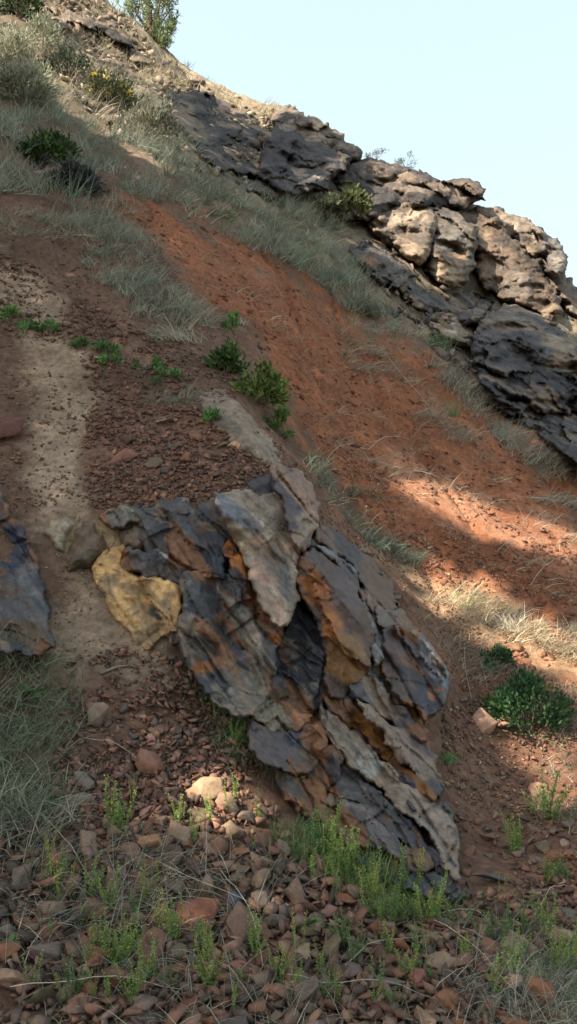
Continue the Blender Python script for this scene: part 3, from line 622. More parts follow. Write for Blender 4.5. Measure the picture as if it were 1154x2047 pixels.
# ------------------------------------------------------------------ unseen trees added on the left: crowns shaped to cast shade and leave sun gaps
UPPER_LINE = [(-150,60),(0,140),(130,225),(250,300),(330,355),(430,362),(560,385),(680,460),(730,500),(800,560),(900,600),(1000,612),(1154,680),(1350,760)]
LIT = [[(-150,60),(-150,-300),(1400,-300),(1400,780),(1350,760)] + UPPER_LINE[::-1][1:],
       [(640,1030),(740,1072),(860,1105),(1000,1160),(1154,1265),(1300,1365),(1300,1480),(1154,1380),(1000,1318),(860,1238),(760,1160),(680,1105)],
       [(740,930),(830,920),(950,990),(1154,1065),(1300,1120),(1300,1180),(1154,1125),(1000,1085),(930,1070),(850,1030),(770,975)],
       [(925,1410),(1010,1415),(1050,1475),(1010,1510),(940,1490)], [(1030,1520),(1154,1550),(1200,1600),(1154,1650),(1080,1615)], [(375,1535),(450,1535),(455,1590),(380,1590)]]
SHADE = [[(365,205),(450,222),(530,262),(560,270),(640,300),(700,320),(690,350),(730,345),(800,360),(790,420),(735,440),(690,470),(560,400),(430,370),(390,310)]]
DAPPLE = [([(900,1400),(1010,1410),(1200,1480),(1200,1660),(1060,1640),(960,1520)], 6.0, -.15), ([(250,1520),(460,1520),(600,1640),(580,1760),(380,1740),(220,1690)], 6.0, .22),
          ([(420,850),(500,870),(640,945),(625,985),(540,950),(440,905)], 5.0, -.1), ([(860,1640),(1154,1700),(1154,1800),(950,1760)], 6.0, .4)]
def shade_trees():
    AX = np.array([SUN[1], -SUN[0], 0]); AX /= np.linalg.norm(AX); BX = np.cross(SUN, AX)
    if BX[2] < 0: BX = -BX
    gx, gy = np.meshgrid(np.arange(-110, 1290, 14.0), np.arange(40, 2230, 14.0)); gx = gx.ravel(); gy = gy.ravel()
    T = dist(gx, gy); k = T < 38; gx, gy, T = gx[k], gy[k], T[k]
    P = CAM + ray(gx, gy) * T[:, None]
    lit = np.zeros(len(P), bool)
    for poly in LIT: lit |= polydist(gx, gy, poly) > 0
    for poly in SHADE: lit &= ~(polydist(gx, gy, poly) > 0)
    for poly, fr, th in DAPPLE: lit |= (polydist(gx, gy, poly) > 0) & (vnoise(P * fr * .55, 3) > th)
    a = P @ AX; b = P @ BX
    c = 0.16
    ia = np.floor(a / c).astype(int); ib = np.floor(b / c).astype(int)
    a0, b0 = ia.min() - 8, ib.min() - 8; na, nb = ia.max() - a0 + 9, ib.max() - b0 + 9
    sh = np.zeros((na, nb)); li = np.zeros((na, nb))
    np.add.at(sh, (ia - a0, ib - b0), (~lit) * 1.0); np.add.at(li, (ia - a0, ib - b0), lit * 1.0)
    def spread(M):
        r = M.copy()
        for s in (1, -1):
            r += np.roll(M, s, 0) + np.roll(M, s, 1)
        return r
    occ = spread(sh) > spread(li) * .9
    occ &= spread(sh) > 0
    seen = (spread(spread(sh)) + spread(spread(li))) > 0
    # fill what lies outside the seen strip next to shade, so the crowns have a natural outline below
    grow = occ.copy()
    for _ in range(4):
        g = spread(grow.astype(float)) > 0; grow = grow | (g & ~seen)
    ca, cb = np.where(grow)
    rs = np.random.default_rng(3)
    reps = 5
    A_ = (np.repeat(ca, reps) + a0 + rs.uniform(0, 1, len(ca) * reps)) * c; B_ = (np.repeat(cb, reps) + b0 + rs.uniform(0, 1, len(ca) * reps)) * c
    Q = A_[:, None] * AX + B_[:, None] * BX
    tx = -8.6 - 1.3 * rs.uniform(-1, 1, len(Q))
    Q = Q + SUN * ((tx - Q[:, 0]) / SUN[0])[:, None]
    gz = base_h(Q[:, 0], Q[:, 1]); k = Q[:, 2] > gz + .15; Q = Q[k]
    n = len(Q)
    # each leaf spray is a small blade-shaped card, turned more or less to the light
    nrm = SUN + rs.normal(0, .45, (n, 3)); nrm /= np.linalg.norm(nrm, axis=1)[:, None]
    t1 = np.cross(nrm, rs.normal(0, 1, (n, 3))); t1 /= np.linalg.norm(t1, axis=1)[:, None]; t2 = np.cross(nrm, t1)
    s1 = rs.uniform(.10, .16, n)[:, None]; s2 = rs.uniform(.07, .11, n)[:, None]
    V = np.stack([Q - t1 * s1, Q - t2 * s2, Q + t1 * s1, Q + t2 * s2], 1)
    C = np.array([.045, .07, .03]) * rs.uniform(.6, 1.4, n)[:, None]
    lo, hi = Q[:, 1].min(), Q[:, 1].max(); nt = max(3, int(round((hi - lo) / 2.3))); cen = lo + (np.arange(nt) + .5) * (hi - lo) / nt
    which = np.argmin(np.abs(Q[:, 1][:, None] + rs.normal(0, .25, n)[:, None] - cen[None]), 1)
    for t in range(nt):
        m = which == t
        if m.sum() < 40: continue
        y = cen[t]; x = -8.6; z0 = float(base_h(np.array([x]), np.array([y]))[0]); top = Q[m][:, 2].max() - .3
        e = empty('added_shade_tree', (x, y, z0), '%s pine up the slope in the row beyond the left edge' % ('first', 'second', 'third', 'fourth', 'fifth', 'sixth', 'seventh', 'eighth', 'ninth', 'tenth', 'eleventh', 'twelfth')[min(t, 11)], 'tree', 'pines beyond the left edge')
        v = V[m].reshape(-1, 3); q = np.arange(len(v)).reshape(-1, 4)
        link('crown', mesh_np('crown', v, np.vstack([q[:, [0, 1, 2]], q[:, [0, 2, 3]]]), np.repeat(C[m], 4, 0)), M_LEAF, e)
        link('trunk', tube_mesh('trunk', [(x, y, z0 - .3), (x + .08, y, (z0 + top) / 2), (x, y + .05, top)], [.17, .12, .03], 8, (.10, .07, .05)), M_WOOD, e)

# ------------------------------------------------------------------ tubes, stones, blades, leaves
def tube_np(pts, rad, sides, colour):
    pts = np.array(pts, float); n = len(pts); rad = np.array(rad, float)
    tan = np.gradient(pts, axis=0); tan /= np.linalg.norm(tan, axis=1)[:, None] + 1e-9
    up = np.where(np.abs(tan[:, 2:3]) > .9, np.array([[1., 0, 0]]), np.array([[0, 0, 1.]]))
    a = np.cross(tan, up); a /= np.linalg.norm(a, axis=1)[:, None] + 1e-9; b = np.cross(tan, a)
    th = np.arange(sides) / sides * 2 * np.pi
    V = pts[:, None] + rad[:, None, None] * (np.cos(th)[None, :, None] * a[:, None] + np.sin(th)[None, :, None] * b[:, None])
    V = V.reshape(-1, 3); T = []
    for i in range(n - 1):
        for j in range(sides):
            p, q = i * sides + j, i * sides + (j + 1) % sides
            T += [(p, q, q + sides), (p, q + sides, p + sides)]
    for j in range(1, sides - 1):
        T += [(0, j + 1, j), ((n - 1) * sides, (n - 1) * sides + j, (n - 1) * sides + j + 1)]
    return V, np.array(T), np.tile(np.array(colour, float), (len(V), 1))
def tube_mesh(name, pts, rad, sides, colour):
    V, T, C = tube_np(pts, rad, sides, colour); return mesh_np(name, V, T, C, smooth=True)
def join_np(parts):
    Vs, Ts, Cs, o = [], [], [], 0
    for V, T, C in parts:
        Vs.append(V); Ts.append(np.asarray(T) + o); Cs.append(C); o += len(V)
    return np.vstack(Vs), np.vstack(Ts), np.vstack(Cs)
def hull_np(seed, n=13, box=.75, detail=False):
    """angular stone of unit size"""
    rr = random.Random(seed); bm = bmesh.new()
    ex = (1, rr.uniform(.62, .95), rr.uniform(.45, .75))
    for _ in range(n):
        p = Vector((rr.gauss(0, 1), rr.gauss(0, 1), rr.gauss(0, 1))); p /= max(abs(c) for c in p) * box + p.length * (1 - box)
        p *= rr.uniform(.82, 1.05)
        bm.verts.new((p.x * .5 * ex[0], p.y * .5 * ex[1], p.z * .5 * ex[2]))
    r = bmesh.ops.convex_hull(bm, input=bm.verts[:])
    bmesh.ops.delete(bm, geom=list({g for g in r['geom_interior'] + r['geom_unused'] if isinstance(g, bmesh.types.BMVert)}), context='VERTS')
    if detail:
        bmesh.ops.dissolve_limit(bm, angle_limit=.2, verts=bm.verts[:], edges=bm.edges[:])
        bmesh.ops.bevel(bm, geom=bm.edges[:] + bm.verts[:], offset=.016, segments=1, affect='EDGES', profile=.6, clamp_overlap=True)
        bmesh.ops.triangulate(bm, faces=bm.faces[:])
        es = [e for e in bm.edges if e.calc_length() > .16]
        bmesh.ops.subdivide_edges(bm, edges=es, cuts=1); bmesh.ops.triangulate(bm, faces=bm.faces[:])
        es = [e for e in bm.edges if e.calc_length() > .14]
        bmesh.ops.subdivide_edges(bm, edges=es, cuts=1)
    bmesh.ops.triangulate(bm, faces=bm.faces[:]); bmesh.ops.recalc_face_normals(bm, faces=bm.faces[:])
    bm.verts.index_update()
    V = np.array([v.co for v in bm.verts]); T = np.array([[v.index for v in f.verts] for f in bm.faces])
    if detail:
        bm.normal_update(); NN = np.array([v.normal for v in bm.verts])
        V = V + NN * (.022 * fbm(V * 3 + seed, 3, seed) + .010 * fbm(V * 13 + seed, 2, seed))[:, None]
    bm.free()
    return V, T
PROTO = [hull_np(100 + k, 9 + k % 4) for k in range(16)]
PROTOD = [hull_np(300 + k, 9 + k % 4, box=.9, detail=True) for k in range(18)]
PROTOR = [hull_np(500 + k, 30, box=.25, detail=True) for k in range(4)]
def slope_normal(x, y):
    e = .15
    gx = (base_h(x + e, y) - base_h(x - e, y)) / (2 * e); gy = (base_h(x, y + e) - base_h(x, y - e)) / (2 * e)
    n = np.stack([-gx, -gy, np.ones_like(gx)], -1); return n / np.linalg.norm(n, axis=-1)[..., None]
def frames(n, rs, tilt):
    """rotation matrices whose third column is near the slope normal"""
    z = n + rs.normal(0, tilt, n.shape); z /= np.linalg.norm(z, axis=1)[:, None]
    x = np.cross(z, rs.normal(0, 1, n.shape)); x /= np.linalg.norm(x, axis=1)[:, None]
    return np.stack([x, np.cross(z, x), z], 2)
def to_ground(px, py):
    px = np.asarray(px, float); py = np.asarray(py, float)
    P = CAM + ray(px, py) * dist(px, py)[:, None]
    P[:, 2] = ground(P[:, 0], P[:, 1]); return P
def sample_poly(poly, n, rs):
    p = np.array(poly, float); x0, y0 = p.min(0); x1, y1 = p.max(0); out = []
    while sum(len(o) for o in out) < n:
        q = rs.uniform(0, 1, (n * 2, 2)) * (x1 - x0, y1 - y0) + (x0, y0)
        out.append(q[polydist(q[:, 0], q[:, 1], p) > 0])
    return np.vstack(out)[:n]
def gravel(name, label, zones, seed, mat=None):
    """zones: (polygon, count, smallest m, largest m, colours, flat, lift)"""
    rs = np.random.default_rng(seed); parts = []
    for poly, n, s0, s1, cols, flat, lift in zones:
        q = sample_poly(poly, n, rs); P = to_ground(q[:, 0], q[:, 1])
        kk = fbm(P * 1.7, 3, seed + 3) + rs.uniform(-.6, .6, n) > -.25; P = P[kk]; n = len(P)
        s = s0 * (s1 / s0) ** (rs.uniform(0, 1, n) ** 1.7)
        nm = slope_normal(P[:, 0], P[:, 1]); R = frames(nm, rs, .45)
        sc = np.stack([s * rs.uniform(.8, 1.3, n), s * rs.uniform(.7, 1.1, n), s * flat * rs.uniform(.7, 1.3, n)], 1)
        P = P + nm * (s * lift * rs.uniform(.3, 1.4, n))[:, None]
        c = np.array(cols)[rs.integers(0, len(cols), n)] * rs.uniform(.72, 1.3, n)[:, None]
        pr = rs.integers(0, len(PROTO), n)
        for k, (V, T) in enumerate(PROTO):
            m = np.where(pr == k)[0]
            if not len(m): continue
            W_ = np.einsum('nij,nvj->nvi', R[m], V[None] * sc[m][:, None, :]) + P[m][:, None]
            parts.append((W_.reshape(-1, 3), (T[None] + (np.arange(len(m)) * len(V))[:, None, None]).reshape(-1, 3), np.repeat(c[m], len(V), 0)))
    V, T, C = join_np(parts)
    o = link(name, mesh_np(name, V, T, C), mat or M_GRAVEL); tag(o, label, 'gravel', None, 'stuff')
    return o
def blades_np(B, L, Wd, D, droop, C, rs, seg=3, tip=None):
    n = len(B); side = np.cross(D, rs.normal(0, 1, (n, 3))); side /= np.linalg.norm(side, axis=1)[:, None] + 1e-9
    hor = D.copy(); hor[:, 2] = 0; hor /= np.linalg.norm(hor, axis=1)[:, None] + 1e-6
    rows = []
    for k in range(seg + 1):
        t = k / seg
        p = B + D * (L * t)[:, None] + (hor * .55 + np.array([0, 0, -.8])) * (L * droop * t * t)[:, None]
        w = Wd * (1 - .8 * t)
        if k < seg: rows += [p - side * w[:, None] * .5, p + side * w[:, None] * .5]
        else: rows.append(p)
    m = len(rows); V = np.stack(rows, 1)
    T = []
    for k in range(seg - 1):
        a = 2 * k; T += [(a, a + 1, a + 3), (a, a + 3, a + 2)]
    a = 2 * (seg - 1); T.append((a, a + 1, a + 2)); T = np.array(T)
    C2 = np.repeat(C[:, None], m, 1)
    if tip is not None: C2[:, -3:] = C2[:, -3:] * .5 + .5 * tip[:, None]
    return V.reshape(-1, 3), (T[None] + (np.arange(n) * m)[:, None, None]).reshape(-1, 3), C2.reshape(-1, 3)
GBLUE = [(.18, .245, .20), (.23, .285, .225), (.135, .195, .15), (.27, .30, .235), (.37, .35, .27)]
GGREEN = [(.10, .165, .05), (.13, .19, .065), (.16, .21, .09)]
GSTRAW = [(.42, .36, .24), (.50, .44, .32), (.34, .29, .19), (.30, .24, .16)]
GGREY = [(.27, .255, .21), (.33, .30, .24), (.21, .205, .17), (.38, .34, .26)]
GLIME = [(.20, .27, .055), (.24, .31, .07), (.16, .23, .05)]
def tufts_np(P, nb, L, Wd, spread, droop, cols, rs, lean=(0, 0, 0), tip=None, seg=3, radius=.05):
    """P tuft bases (n,3); nb blades each"""
    n = len(P); B = np.repeat(P, nb, 0); k = len(B)
    ts = np.repeat(rs.uniform(.6, 1.25, n), nb)
    off = rs.normal(0, radius, (k, 3)); off[:, 2] = 0; B = B + off * ts[:, None]
    B[:, 2] = B[:, 2] - .015
    D = rs.normal(0, spread, (k, 3)); D[:, 2] = 1; D = D + np.array(lean) + np.repeat(rs.normal(0, .30, (n, 3)), nb, 0)
    D /= np.linalg.norm(D, axis=1)[:, None]
    LL = rs.uniform(L[0], L[1], k) * ts; WW = Wd * rs.uniform(.6, 1.3, k)
    ci = rs.integers(0, len(cols), k); tc = np.array(cols)[np.repeat(rs.integers(0, len(cols), n), nb)]
    c = (np.array(cols)[ci] * .5 + tc * .5) * (np.repeat(rs.uniform(.6, 1.35, n), nb) * rs.uniform(.8, 1.2, k))[:, None]
    tp = None if tip is None else np.array(tip)[rs.integers(0, len(tip), k)]
    return blades_np(B, LL, WW, D, droop * rs.uniform(.3, 1.5, k), c, rs, seg, tp)
def grass(name, label, zones, seed):
    """zones: (polygon, tufts, blades, length range, width, spread, droop, colours, lean)"""
    rs = np.random.default_rng(seed); parts = []
    for poly, n, nb, L, wd, sp, dr, cols, lean in zones:
        q = sample_poly(poly, n, rs); P = to_ground(q[:, 0], q[:, 1])
        k = fbm(P * 1.9, 3, seed) + rs.uniform(-.35, .35, n) > -.15; P = P[k]
        parts.append(tufts_np(P, nb, L, wd, sp, dr, cols, rs, lean, radius=.035 + .15 * L[1]))
    V, T, C = join_np(parts)
    o = link(name, mesh_np(name, V, T, C), M_GRASS); return tag(o, label, 'grass', None, 'stuff')
def leaves_np(Pc, D, ln, wd, C, rs):
    n = len(Pc); side = np.cross(D, rs.normal(0, 1, (n, 3))); side /= np.linalg.norm(side, axis=1)[:, None] + 1e-9
    up = np.cross(side, D)
    l = ln[:, None]; w = wd[:, None]
    V = np.stack([Pc, Pc + D * l * .45 + side * w * .5 + up * w * .12, Pc + D * l, Pc + D * l * .45 - side * w * .5 + up * w * .12], 1)
    T = np.array([(0, 1, 2), (0, 2, 3)])
    return V.reshape(-1, 3), (T[None] + (np.arange(n) * 4)[:, None, None]).reshape(-1, 3), np.repeat(C, 4, 0)
def shrub(name, px, py, r, hgt, label, nleaf, leaf, cols, seed, cat='shrub', group=None, stems=9, clumps=None, flat=1.0, lwid=.5, base_off=0.0, flowers=None, up=.5, depth_off=0.0, width=1.0, density_edge=.55):
    """leafy bush standing on the ground at pixel (px, py); r and hgt in photo pixels"""
    rs = np.random.default_rng(seed)
    b = to_ground([px], [py])[0]; d = float(dist(px, py)) - depth_off; b = b if not depth_off else CAM + ray(px, py) * d
    R = r * d / F; Hh = hgt * d / F
    e = empty(name, b, label, cat, group)
    nc = clumps or max(8, nleaf // 60)
    cc = rs.normal(0, 1, (nc, 3)); cc /= np.linalg.norm(cc, axis=1)[:, None]; cc *= rs.uniform(density_edge, 1.0, nc)[:, None]
    cc[:, 2] = np.abs(cc[:, 2]) * 2 - 1 + .2
    cen = b + np.array([0, 0, Hh * .5])
    cw = cen + cc * np.array([R * width, R * .85, Hh * .5])
    k = rs.integers(0, nc, nleaf); P = cw[k] + rs.normal(0, 1, (nleaf, 3)) * np.array([R, R, Hh * .6]) * .17
    gz = ground(P[:, 0], P[:, 1]); P[:, 2] = np.maximum(P[:, 2], gz + .02) if not depth_off else P[:, 2]
    D = P - (b + np.array([0, 0, Hh * .25])); D /= np.linalg.norm(D, axis=1)[:, None] + 1e-6
    D = D + rs.normal(0, .6, D.shape) + np.array([0, 0, up]); D /= np.linalg.norm(D, axis=1)[:, None]
    ct = rs.uniform(.7, 1.3, nc)[k]
    C = np.array(cols)[rs.integers(0, len(cols), nleaf)] * (ct * rs.uniform(.8, 1.2, nleaf))[:, None]
    V, T, C = leaves_np(P, D, leaf * rs.uniform(.7, 1.3, nleaf), leaf * lwid * rs.uniform(.8, 1.2, nleaf), C, rs)
    link('foliage', mesh_np('foliage', V, T, C), M_LEAF, e)
    parts = []
    for s in range(stems):
        t = cw[s % nc]; mid = (b + t) / 2 + rs.normal(0, .06, 3) * R
        parts.append(tube_np([b - (0, 0, .04), mid, t], [max(.004, R * .03), max(.003, R * .02), .002], 4, (.13, .10, .075)))
    V, T, C = join_np(parts); link('branches', mesh_np('branches', V, T, C), M_WOOD, e)
    if flowers:
        n = flowers[0]; q = cw[rs.integers(0, nc, n)] + rs.normal(0, 1, (n, 3)) * R * .15 + np.array([0, 0, Hh * .1])
        D = rs.normal(0, 1, (n, 3)) + np.array([0, -.5, .8]); D /= np.linalg.norm(D, axis=1)[:, None]
        V, T, C = leaves_np(q, D, np.full(n, flowers[1]), np.full(n, flowers[1]), np.tile(np.array(flowers[2]), (n, 1)), rs)
        link('flowers', mesh_np('flowers', V, T, C), M_LEAF, e)['kind'] = 'stuff'
    return e
shade_trees()

# ------------------------------------------------------------------ single stones read off the photograph
def stone_mesh(k, kind):
    V, T = kind[k]; return mesh_np('rock', V, T)
SM = [stone_mesh(k, PROTOD) for k in range(len(PROTOD))]; SMR = [stone_mesh(k, PROTOR) for k in range(len(PROTOR))]
PALETTE_MAT = [stone_material('stone_' + n_.replace(' ', '_').replace('-', '_'), c_) for n_, c_ in STONE_PALETTE]
CUSTOM = {}
def put_stone(px, py, wpx, hpx, label, group=None, colour=None, rs=None, round_=False, tilt=.35, rot=None, mesh=None, embed=.12, name='rock', lift=0.0, pal=0):
    rs = rs or random
    P = to_ground([px], [py])[0]; d = float(dist(px, py)) - lift
    if lift: P = CAM + ray(px, py) * d
    sx = wpx * d / F; sz = hpx * d / F
    pool = SMR if round_ else SM
    me = pool[rs.randrange(len(pool)) if mesh is None else mesh % len(pool)]
    if colour is not None or round_:
        key = (me.name, colour)
        if key not in CUSTOM:
            m2 = me.copy(); m2.materials.clear(); m2.materials.append(stone_material('stone_colour', colour or (.15, .085, .06))); CUSTOM[key] = m2
        me = CUSTOM[key]
    else:
        key = (me.name, pal)
        if key not in CUSTOM:
            m2 = me.copy(); m2.materials.append(PALETTE_MAT[pal]); CUSTOM[key] = m2
        me = CUSTOM[key]
    o = bpy.data.objects.new(name, me); COL.objects.link(o)
    n = Vector(slope_normal(P[0:1], P[1:2])[0])
    z = (n + Vector((rs.gauss(0, tilt), rs.gauss(0, tilt), 0))).normalized()
    if rot is None:
        x = Vector((rs.uniform(-1, 1), rs.uniform(-1, 1), 0))
    else:
        x = Vector((math.cos(math.radians(rot)), .25, math.sin(math.radians(rot))))
    x = (x - z * x.dot(z)).normalized(); y = z.cross(x)
    R = Matrix((x, y, z)).transposed()
    sc = Vector((sx * 1.0, (sx + sz) * .55, max(sz * 1.0, sx * .36)))
    o.matrix_world = Matrix.Translation(Vector(P) + n * sz * (.30 - embed)) @ R.to_4x4() @ Matrix.Diagonal(sc).to_4x4()
    tag(o, label, 'rock', group)
    return o
RR = random.Random(5)
NAMED = [
 (18,872,78,66,'dark red-brown boulder cut off by the left edge of the picture', (.11,.05,.04), False, None),
 (245,908,64,36,'flat reddish slab lying on the scree above the outcrop', (.19,.095,.07), False, 10),
 (248,1238,54,42,'red-brown block resting against the ochre patch of the outcrop', (.17,.085,.06), False, -30),
 (298,1522,80,72,'rounded red-brown boulder in the scree chute above the tall bright weed', (.17,.085,.058), True, None),
 (408,1568,96,60,'smooth rounded tan stone lit by the sun', (.30,.20,.125), True, None),
 (197,1440,52,92,'tall grey-brown stone standing in the scree chute', (.16,.115,.085), False, None),
 (166,1562,58,46,'pointed grey angular stone beside the left grass bank', (.14,.105,.085), False, None),
 (152,1602,86,40,'long tilted slab leaning below the pointed grey stone', (.13,.095,.075), False, 35),
 (300,1674,58,58,'bright orange-brown stone at the top of the foreground rubble', (.25,.13,.065), False, None),
 (110,1738,42,54,'small orange stone half hidden by straw at the left', (.22,.10,.05), False, None),
 (395,1820,92,66,'large square red-brown block in the foreground rubble', (.17,.07,.045), False, -15),
 (402,1884,80,62,'dark angular slab just below the square red-brown block', (.075,.055,.048), False, None),
 (470,1810,62,50,'blue-grey stone with a rusty side in the foreground', (.075,.078,.092), False, None),
 (605,1932,46,64,'tan oval stone standing among the dark rubble', (.22,.155,.10), True, None),
 (543,2016,54,56,'red-brown square-cut stone at the bottom edge', (.15,.075,.052), False, None),
 (376,2034,78,40,'red stone cut by the bottom edge of the picture', (.14,.065,.047), False, None),
 (287,1765,56,72,'upright brown rock behind the dry straw', (.15,.095,.065), False, None),
 (182,1822,72,80,'reddish brown rock with a worn rounded top at the left', (.15,.08,.055), False, None),
 (242,1812,44,48,'small rounded brown rock beside the worn reddish one', (.15,.09,.065), False, None),
 (330,1985,62,66,'dark grey slab tipped down in the lower foreground', (.08,.066,.06), False, None),
 (780,2002,100,72,'broad dark brown slab at the bottom of the picture', (.11,.078,.06), False, None),
 (835,1990,38,66,'narrow reddish stone standing on end beside the broad slab', (.17,.075,.055), False, None),
 (1050,1838,76,50,'long red-brown stone in the rubble at the right', (.20,.10,.065), False, -20),
 (1106,1938,60,48,'square brown stone at the right of the foreground', (.14,.085,.065), False, None),
 (962,1462,60,60,'pinkish tan slab standing in a patch of sun below the leafy bush', (.32,.19,.13), False, None),
 (1003,1458,52,46,'second pinkish slab leaning beside the first below the leafy bush', (.29,.17,.12), False, None),
 (988,1752,90,34,'dark grey slab lying at the tip of the outcrop', (.085,.075,.075), False, 5),
 (1070,1568,46,32,'sunlit pink stone in the right scree chute', (.32,.17,.115), False, None),
 (1040,1700,44,30,'brown cube-like stone in the right scree chute', (.18,.12,.09), False, None),
 (471,884,32,20,'small sunlit orange stone on the edge above the outcrop', (.36,.20,.12), False, None),
 (928,1962,24,28,'small rusty orange stone beside the long dry stalk', (.19,.09,.05), False, None),
 (950,1952,28,36,'upright rust-brown stone beside the long dry stalk', (.17,.075,.04), False, None),
 (458,1658,40,74,'tan split stone standing at the top of the rubble', (.21,.145,.095), False, 70),
 (700,1960,70,44,'dark flat rock between the foreground weeds', (.10,.075,.065), False, None),
 (440,1740,58,44,'brown wedge-shaped rock in the middle of the rubble', (.17,.105,.075), False, None),
 (520,1830,44,70,'tall dark brown stone behind the oval tan one', (.11,.085,.07), False, None),
 (860,1905,60,46,'dull olive-brown rock beside the narrow weed', (.14,.105,.065), False, None),
 (655,1845,40,50,'slim pointed reddish stone among the lime weeds', (.16,.085,.065), False, None),
 (330,840,40,26,'grey chip on the scree slope above the outcrop', (.16,.14,.12), False, None),
 (560,1700,46,42,'square grey-brown rock at the foot of the outcrop', (.15,.11,.085), False, None)]
TAKEN = []
for i, (px, py, w, h, lab, colr, rd, rot) in enumerate(NAMED):
    put_stone(px, py, w, h, lab, None, colr, RR, rd, .2, rot, mesh=i * 7 + 2)
    TAKEN.append((px, py, .46 * max(w, h)))
# things one can find in the picture, to say where the plainer stones and weeds stand
MARKS = [(298,1522,'the rounded red-brown boulder'),(408,1568,'the smooth tan sunlit stone'),(197,1440,'the tall grey-brown stone'),(300,1674,'the bright orange-brown stone'),(110,1738,'the small orange stone'),
 (395,1820,'the square red-brown block'),(470,1810,'the blue-grey stone'),(605,1932,'the tan oval stone'),(543,2016,'the square-cut stone at the bottom'),(376,2034,'the red stone at the bottom edge'),(182,1822,'the worn reddish rock'),
 (330,1985,'the dark tipped slab'),(780,2002,'the broad dark slab'),(1050,1838,'the long red-brown stone'),(1106,1938,'the square brown stone'),(962,1462,'the pinkish standing slab'),(988,1752,'the dark slab at the outcrop tip'),
 (1070,1568,'the sunlit pink stone'),(245,908,'the flat reddish slab above the outcrop'),(471,884,'the small sunlit orange stone'),(700,1960,'the dark flat rock'),(440,1740,'the wedge-shaped rock'),(860,1905,'the olive-brown rock'),
 (655,1845,'the slim pointed stone'),(560,1700,'the square rock at the outcrop foot'),(850,480,'the pale cleft boulder'),(1010,1960,'the long pale stalk'),(60,1960,'the lower left corner'),(240,1600,'the lime bushy weed')]
USED = {}
ORD = ('', 'second ', 'third ', 'fourth ', 'fifth ', 'sixth ', 'seventh ', 'eighth ')
def where(what, px, py):
    """one label for one thing: its look, then where it lies from the nearest thing one can find"""
    best = None
    for d2, mx, my, nm in sorted(((px - mx) ** 2 + (py - my) ** 2, mx, my, nm) for mx, my, nm in MARKS)[:3]:
        a = math.degrees(math.atan2(my - py, px - mx)) % 360
        dr = ('right of', 'up and right from', 'above', 'up and left from', 'left of', 'down and left from', 'below', 'down and right from')[int((a + 22.5) // 45) % 8]
        k = what + ' ' + dr + ' ' + nm
        if k not in USED: best = k; break
    if best is None: best = k
    USED[best] = USED.get(best, 0) + 1
    return ORD[min(USED[best] - 1, 7)] + best
def scatter(poly, n, smin, smax, label, group, seed, tilt=.4, ratio=(.55, .95), power=1.6, tries=9000, pack=.40):
    """smin, smax in photo pixels; largest first, none on top of another"""
    rr = random.Random(seed); P = np.array(poly, float); x0, y0 = P.min(0); x1, y1 = P.max(0)
    sizes = sorted([smin * (smax / smin) ** (rr.random() ** power) for _ in range(n)], reverse=True); k = 0
    c = [(rr.uniform(x0, x1), rr.uniform(y0, y1)) for _ in range(tries)]; dd = polydist(np.array([a[0] for a in c]), np.array([a[1] for a in c]), P)
    for (px, py), d_ in zip(c, dd):
        if k >= n: break
        s = sizes[k]
        if d_ < 0 or any((px - a) ** 2 + ((py - b) * 1.25) ** 2 < (r + s * pack) ** 2 for a, b, r in TAKEN): continue
        q = rr.randrange(len(STONE_PALETTE)); f = (math.log(s / smin) / math.log(smax / smin))
        put_stone(px, py, s, s * rr.uniform(*ratio), where(('small ' if f < .3 else 'large ' if f > .72 else '') + STONE_PALETTE[q][0] + ' ' + label, px, py), group, None, rr, False, tilt, pal=q)
        TAKEN.append((px, py, s * pack)); k += 1
FORE = [(0,1790),(180,1690),(330,1620),(470,1600),(600,1680),(760,1760),(900,1815),(1000,1720),(1154,1760),(1154,2070),(0,2070)]
scatter([(0,1850),(1154,1850),(1154,2075),(0,2075)], 100, 38, 100, 'angular rock', 'rocks of the lowest rubble', 21)
scatter([(0,1770),(260,1640),(460,1600),(600,1680),(760,1770),(640,1860),(0,1860)], 92, 28, 76, 'broken rock', 'rocks of the middle rubble', 22)
scatter([(900,1810),(930,1700),(1040,1640),(1154,1650),(1154,1860),(780,1860)], 50, 20, 58, 'rubble stone', 'rocks of the right rubble', 23)
scatter([(140,1420),(330,1330),(470,1480),(480,1600),(330,1620),(180,1690),(120,1580)], 28, 15, 38, 'scree stone', 'stones of the scree chute', 24)
scatter([(200,850),(420,860),(500,930),(430,985),(330,1000),(210,960)], 16, 18, 42, 'flat scree stone', 'stones above the outcrop', 25)
scatter([(900,1400),(1154,1500),(1154,1640),(920,1680),(890,1560)], 14, 14, 30, 'gravel stone', 'stones of the right chute', 26)
scatter([(690,480),(800,560),(940,640),(950,740),(870,700),(780,620),(700,540)], 12, 14, 34, 'weathered rock', 'rocks under the crest crags', 27)

